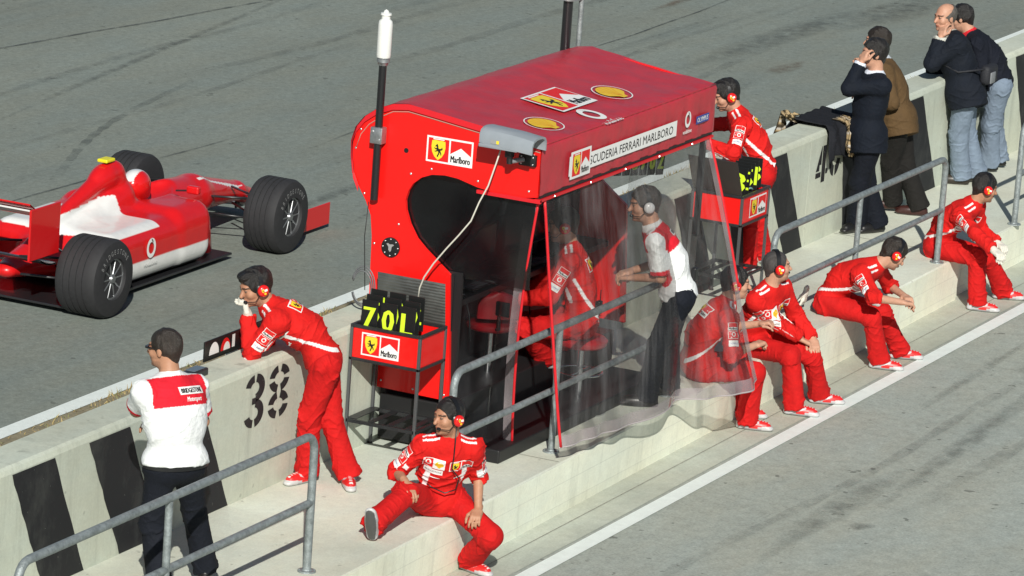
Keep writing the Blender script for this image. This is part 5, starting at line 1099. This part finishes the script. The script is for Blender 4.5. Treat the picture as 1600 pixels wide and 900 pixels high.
POSES={
  'white_back': {"H": 1.77, "yaw": 59.03, "lean": 0.67, "lean2": 18.6, "hyaw": 88.0, "hpitch": 6.0, "build": 1.2, "pel": [-2.117, -0.755, 0.909], "side": -0.8, "twist": 10.33, "footL": [-2.149, -0.724, 0.0], "footR": [-1.67, -0.786, 0.0], "handL": [-1.939, -0.591, 1.076], "handR": [-1.831, -0.358, 1.011], "toeL": 80, "toeR": 30, "handrel": {"L": [0.26, -0.1, -0.26], "R": [0.2, -0.08, -0.34]}, "sw": 1.18, "elL": [-0.9, 0.6, -0.35], "elR": [0.7, -0.5, -0.6]},
  'leaning': {"H": 1.78, "yaw": 121.08, "lean": 35.22, "lean2": 59, "hyaw": 145, "hpitch": 20, "pelz": 0.84, "pel": [0.822, -0.253, 0.903], "side": 1.39, "twist": 0.25, "footL": [0.877, -0.134, 0.0], "footR": [0.997, -0.399, 0.0], "handL": [0.5, 0.2, 1.211], "handR": [0.928, 0.46, 0.84], "elL": [-0.15, -0.1, -1], "elR": [0.2, 0.2, -1], "toeL": 165, "toeR": 215, "hdirL": [-0.05, 0.25, 1], "palmL": [0.3, -0.9, 0.2]},
  'seated_front': {"H": 1.72, "yaw": -140, "pely": -1.25, "lean": 18, "lean2": 30, "hyaw": -205, "hpitch": 4.0, "pelz": 0.14, "knL": [-0.49, -0.73, 0.4], "knR": [-0.3, -0.3, 1.0], "pel": [0.74, -1.24, 0.12], "side": 2, "twist": -6.91, "footL": [0.894, -1.43, -0.4], "footR": [-0.088, -1.168, 0.03], "handR": [0.067, -1.315, 0.228], "handL": [0.262, -1.51, 0.229], "toeR": 195, "tpitchR": -62, "toeL": -105, "rest": {"R": ["R", 0.97, 0.075, -0.02, [0.75, 0.25, -0.5]], "L": ["L", 0.72, 0.115, -0.02, [0.75, -0.35, -0.35]]}, "elR": [0.5, 0.8, -0.5], "elL": [0.8, 0.2, -0.6]},
  'hut_red': {"H": 1.78, "yaw": 121.27, "lean": 9.04, "lean2": 14.86, "hyaw": 120.0, "hpitch": 12.0, "pelz": 0.68, "pel": [3.876, -0.791, 0.695], "side": 3.19, "twist": -5.14, "footL": [3.874, -0.518, 0.28], "footR": [4.202, -0.468, 0.28], "handL": [3.557, -0.403, 0.849], "handR": [4.035, -0.214, 0.766]},
  'hut_white': {"H": 1.8, "yaw": 116.72, "lean": 17.49, "lean2": 31.83, "hyaw": 130.0, "hpitch": 10.0, "pel": [4.341, -1.368, 0.904], "side": 0.82, "twist": -1.35, "footL": [4.35, -1.17, 0.0], "footR": [4.738, -1.18, 0.0], "handL": [4.221, -1.038, 1.0], "handR": [4.361, -0.968, 1.02]},
  'board_red': {"H": 1.78, "yaw": 117.49, "lean": 19.67, "lean2": 32.54, "hyaw": 135.0, "hpitch": 24.0, "pel": [8.908, -0.096, 0.903], "side": 1.15, "twist": 2.09, "footL": [8.993, 0.005, 0.0], "footR": [9.314, -0.007, 0.0], "handL": [8.473, 0.233, 1.167], "handR": [9.208, 0.561, 1.164]},
  'seated_curtain': {"H": 1.74, "yaw": -47.33, "pely": -1.2, "lean": 2.41, "lean2": 33.59, "hyaw": -60.0, "hpitch": 5.0, "pelz": 0.13, "pel": [5.4, -1.123, 0.107], "side": 2.69, "twist": -2.3, "footL": [5.946, -1.298, -0.4], "footR": [5.654, -1.468, -0.4], "handL": [5.838, -1.425, 0.4], "handR": [5.495, -1.536, 0.312], "kneeopen": 0, "toeL": -62, "toeR": -72},
  'seated_two': {"H": 1.72, "yaw": -98.72, "pely": -1.2, "lean": 5.56, "lean2": 26.1, "hyaw": -48.0, "hpitch": -2.0, "pelz": 0.13, "pel": [6.452, -1.167, 0.094], "side": 12.36, "twist": -2.67, "footL": [6.774, -1.622, -0.4], "footR": [6.302, -1.597, -0.4], "handR": [6.024, -1.674, 0.258], "handL": [6.377, -1.629, 0.217], "kneeopen": 0, "toeL": -62, "toeR": -72, "rest": {"R": ["L", 0.88, 0.1, -0.05, [0.6, 0.5, -0.35]], "L": ["L", 0.98, 0.12, 0.03, [0.5, -0.45, -0.5]]}},
  'seated_bent': {"H": 1.73, "yaw": -88.13, "pely": -1.16, "lean": 28.09, "lean2": 60.72, "hyaw": -50.0, "hpitch": 36.0, "pelz": 0.12, "pel": [8.14, -1.112, 0.103], "side": 3.26, "twist": -2.35, "footL": [8.594, -1.59, -0.4], "footR": [8.154, -1.586, -0.4], "handR": [7.953, -1.801, 0.24], "handL": [8.358, -1.669, 0.196], "kneeopen": 0, "toeL": -62, "toeR": -72},
  'seated_gloves': {"H": 1.73, "yaw": -90.06, "pely": -1.16, "lean": 16.65, "lean2": 47.77, "hyaw": -48.0, "hpitch": 14.0, "pelz": 0.12, "pel": [10.794, -1.065, 0.091], "side": 6.21, "twist": 1.84, "footL": [11.258, -1.525, -0.4], "footR": [10.681, -1.499, -0.4], "handR": [10.316, -1.728, 0.249], "handL": [10.949, -1.54, 0.163], "kneeopen": 0, "toeL": -62, "toeR": -72},
  'suit': {"H": 1.79, "yaw": 135.54, "lean": -0.05, "lean2": -5.91, "hyaw": 125.0, "hpitch": 2.0, "pel": [10.998, -0.221, 0.91], "side": 0.7, "twist": 3.77, "footL": [11.157, -0.137, 0.0], "footR": [11.272, -0.294, 0.0], "handL": [10.869, -0.157, 1.584], "handR": [11.382, 0.007, 1.402], "toeL": 165, "toeR": 150, "elL": [-0.4, 0.8, -0.35]},
  'brown': {"H": 1.78, "yaw": 108.08, "lean": 15.08, "lean2": 25.88, "hyaw": 100, "hpitch": 4.0, "pel": [11.981, -0.14, 0.9], "side": 0.84, "twist": 7.26, "footL": [12.199, -0.071, 0.0], "footR": [12.202, -0.333, 0.0], "handL": [11.751, 0.095, 1.113], "handR": [12.376, 0.344, 1.104]},
  'navy_jacket': {"H": 1.78, "yaw": 112.44, "lean": 17.52, "lean2": 24.08, "hyaw": 150.0, "hpitch": 6.0, "pel": [13.655, -0.153, 0.907], "side": 3.21, "twist": 22.06, "footL": [13.795, -0.138, 0.0], "footR": [13.992, -0.225, 0.0], "handL": [13.453, 0.067, 1.427], "handR": [14.026, 0.195, 1.166], "elL": [-0.4, 0.5, -1], "elR": [0, 0.3, -1]},
  'navy_sweater': {"H": 1.76, "yaw": 117.0, "lean": 25.7, "lean2": 42.76, "hyaw": 95, "hpitch": 18.0, "pel": [14.412, -0.21, 0.893], "side": 0.99, "twist": 5.96, "footL": [14.563, -0.143, 0.0], "footR": [14.796, -0.142, 0.0], "handL": [14.132, 0.099, 1.103], "handR": [14.708, 0.314, 1.085]},
}
RED=(.60,.012,.010); REDT=(.52,.009,.009); NAVY=(.008,.010,.016); JEAN=(.185,.235,.305)
team=dict(wr=.015,kit='team',top=RED,trousers=REDT,shoe='sport',headset='red',tmat='cloth')
CAST=dict(
 white_back=dict(label='stout man in white shirt with red shoulders and dark trousers, arms folded, back turned',kit='polo',top=(.78,.80,.80),trousers=NAVY,sleeve=-.26,wr=.008,topname='shirt',glasses=True,haircol=(.025,.018,.013),hairvol=.008,build=1.27,skin='mid',collar=.03,hem=-.02,lets=1.0),
 leaning=dict(team,label='crewman in red leaning over the wall with gloved hand at his chin',gloves='LR',quiff=True,hairvol=.016,skin='mid',badges='back armL armR chest',curlL=75,curlR=40,hem=.16),
 seated_front=dict(team,label='crewman in red sitting on the platform edge with one leg stretched along it, sole showing',sleeve=.10,skin='mid',hairvol=.010,badges='armL armR chest',curl=30,vox=.006,cord=lambda J:[J['head']+J['Lh']*.09-J['Uh']*.04,J['neck']+J['Fc']*.13+J['Lc']*.03-J['u2']*.02,J['neck']+J['Fc']*.15+J['Lc']*.03-J['u2']*.12,J['waist']+J['Fc']*.155+J['Lc']*.09+J['u2']*.10,J['waist']+J['Fc']*.165+J['Lc']*.08,J['waist']+J['Fc']*.17-J['u1']*.03+J['Lc']*.01,J['waist']+J['Fc']*.16-J['Lc']*.08,J['waist']+J['Fc']*.145-J['Lc']*.12+J['u2']*.02]),
 hut_red=dict(team,label='crewman in red sitting on a stool inside the hut behind the plastic',skin='light',badges='back shellback armL armR',vox=.008,radio=lambda J:-J['Fc']*.14+J['Lc']*.08,haircol=(.05,.04,.035)),
 hut_white=dict(label='man in white shirt with red shoulders standing behind the plastic curtain',kit='polo',top=(.78,.80,.80),trousers=NAVY,sleeve=-.14,wr=.009,topname='shirt',headset='white',haircol=(.06,.05,.045),skin='light',collar=.03,hem=.03,vox=.008,radio=lambda J:-J['Fc']*.15-J['Lc']*.0),
 board_red=dict(team,label='crewman in red standing and bending over the far number board rack',gloves='LR',quiff=True,hairvol=.016,skin='light',badges='back armL armR',hem=.16),
 seated_curtain=dict(team,label='crewman in red sitting half behind the curtain with a fist raised',sleeve=.30,skin='light',badges='back armR armL chest',curlL=70,curlR=60,stubble=.15,elnone=1),
 seated_two=dict(team,label='crewman in red with receding grey hair sitting beside the curtain, hands on his knee',skin='light',haircol=(.055,.05,.048),bald=0,hairline=.018,hairvol=.004,badges='armR armL chest',curl=45),
 seated_bent=dict(team,label='crewman in red sitting bent forward with head down and hands clasped',sleeve=.22,skin='light',badges='armR armL chest',curl=50,haircol=(.02,.014,.01)),
 seated_gloves=dict(team,label='crewman in red sitting at the far right holding a pair of white gloves',skin='mid',badges='armR armL chest',gloves='LR',curl=50),
 suit=dict(label='man in dark navy suit standing at the wall with a hand raised to his face',top=(.006,.009,.016),trousers=(.006,.008,.014),shirtcol=(.7,.75,.85),coat=True,wr=.006,skin='light',shoecol=(.01,.01,.01),hairvol=.014,collar=.03,thick=1.06,curlL=45,curlR=45,stubble=.1,loose=1.12),
 brown=dict(label='man in brown corduroy jacket and black trousers standing beyond the suited man',top=(.100,.060,.026),trousers=(.014,.013,.012),shirtcol=(.5,.55,.6),coat=True,wr=.006,skin='light',shoecol=(.04,.012,.01),hairvol=.012,collar=.03,thick=1.06,loose=1.12,haircol=(.02,.014,.01)),
 navy_jacket=dict(label='bald man in padded navy jacket and pale blue jeans, hand at his cheek',top=(.008,.011,.018),trousers=JEAN,shirtcol=(.5,.5,.45),coat=True,skin='light',bald=1,haircol=(.10,.09,.08),hairvol=.007,hem=.05,wr=.010,thick=1.22,collar=.04,shoecol=(.03,.024,.018),loose=1.14,curlL=35,stubble=.25),
 navy_sweater=dict(label='man in dark navy sweater and pale blue jeans leaning behind the bald man',kit='sweater',top=(.007,.009,.016),trousers=JEAN,topname='sweater',skin='light',hairvol=.012,shoecol=(.012,.012,.012),thick=1.1,loose=1.12,hem=.10,coat=False,vox=.007),
)
for n,sp in CAST.items():
    S=dict(POSES[n]); J=solve(S)
    if 'rest' in S:   # hands laid on a thigh or knee
        for k,(leg,t,up,sd_,hd_) in S['rest'].items():
            S['hand'+k]=J['hip'+leg]+(J['kn'+leg]-J['hip'+leg])*t+V(0,0,up)+J['L']*sd_; S['hdir'+k]=nz(J['F']*hd_[0]+J['L']*hd_[1]+V(0,0,hd_[2]))
        J=solve(S)
    make_person(n,J,sp)
# shoulder bag of the bald man
J=solve(POSES['navy_jacket']); c=J['pel']+V(.04,-.20,.20)
t=thing('shoulder_bag','black and grey shoulder bag hanging at the bald man\'s hip','bag',tuple(map(float,c-V(0,0,.10)))); b=MB(); b.box(c+V(-.13,-.05,-.09),c+V(.13,.05,.09),mat('bag_cloth',(.014,.015,.02),rough=.7,bump=.3,bs=100),.035); bo=b.build('bag_body',t,smooth=50)
b=MB(); b.box(c+V(-.10,-.062,-.075),c+V(.02,-.048,.03),mat('bag_grey',(.20,.21,.22),rough=.6),.012); b.build('bag_pocket',t,smooth=50)
b=MB(); b.tube([c+V(-.12,0,.06),J['waist']+J['Fc']*.10+J['Lc']*.19,J['neck']-J['u2']*.20+J['Lc']*.06+J['Fc']*.17,J['neck']+V(0,0,.04)-J['Lc']*.10],.010,mat('bag_cloth',(.014,.015,.02)),8); b.build('bag_strap',t,smooth=True); settle(t)
# loose white gloves tucked behind the bent man
J=solve(POSES['seated_bent']); g0=J['pel']-J['F']*.19-J['L']*.08+V(0,0,.0)
t=thing('gloves','pair of cream work gloves hanging from the back pocket of the bent crewman','gloves',tuple(map(float,g0-V(0,0,.07)))); S_=SDF(.007); hand_prims(S_,g0+V(0,0,.06),V(-.25,.1,-1),-J['F'],'L',.85,20,grow=.003); Vg,Fg=S_.mesh(); npmesh('glove',Vg,Fg,mat('glove_cloth',(.66,.64,.56)),t); settle(t)
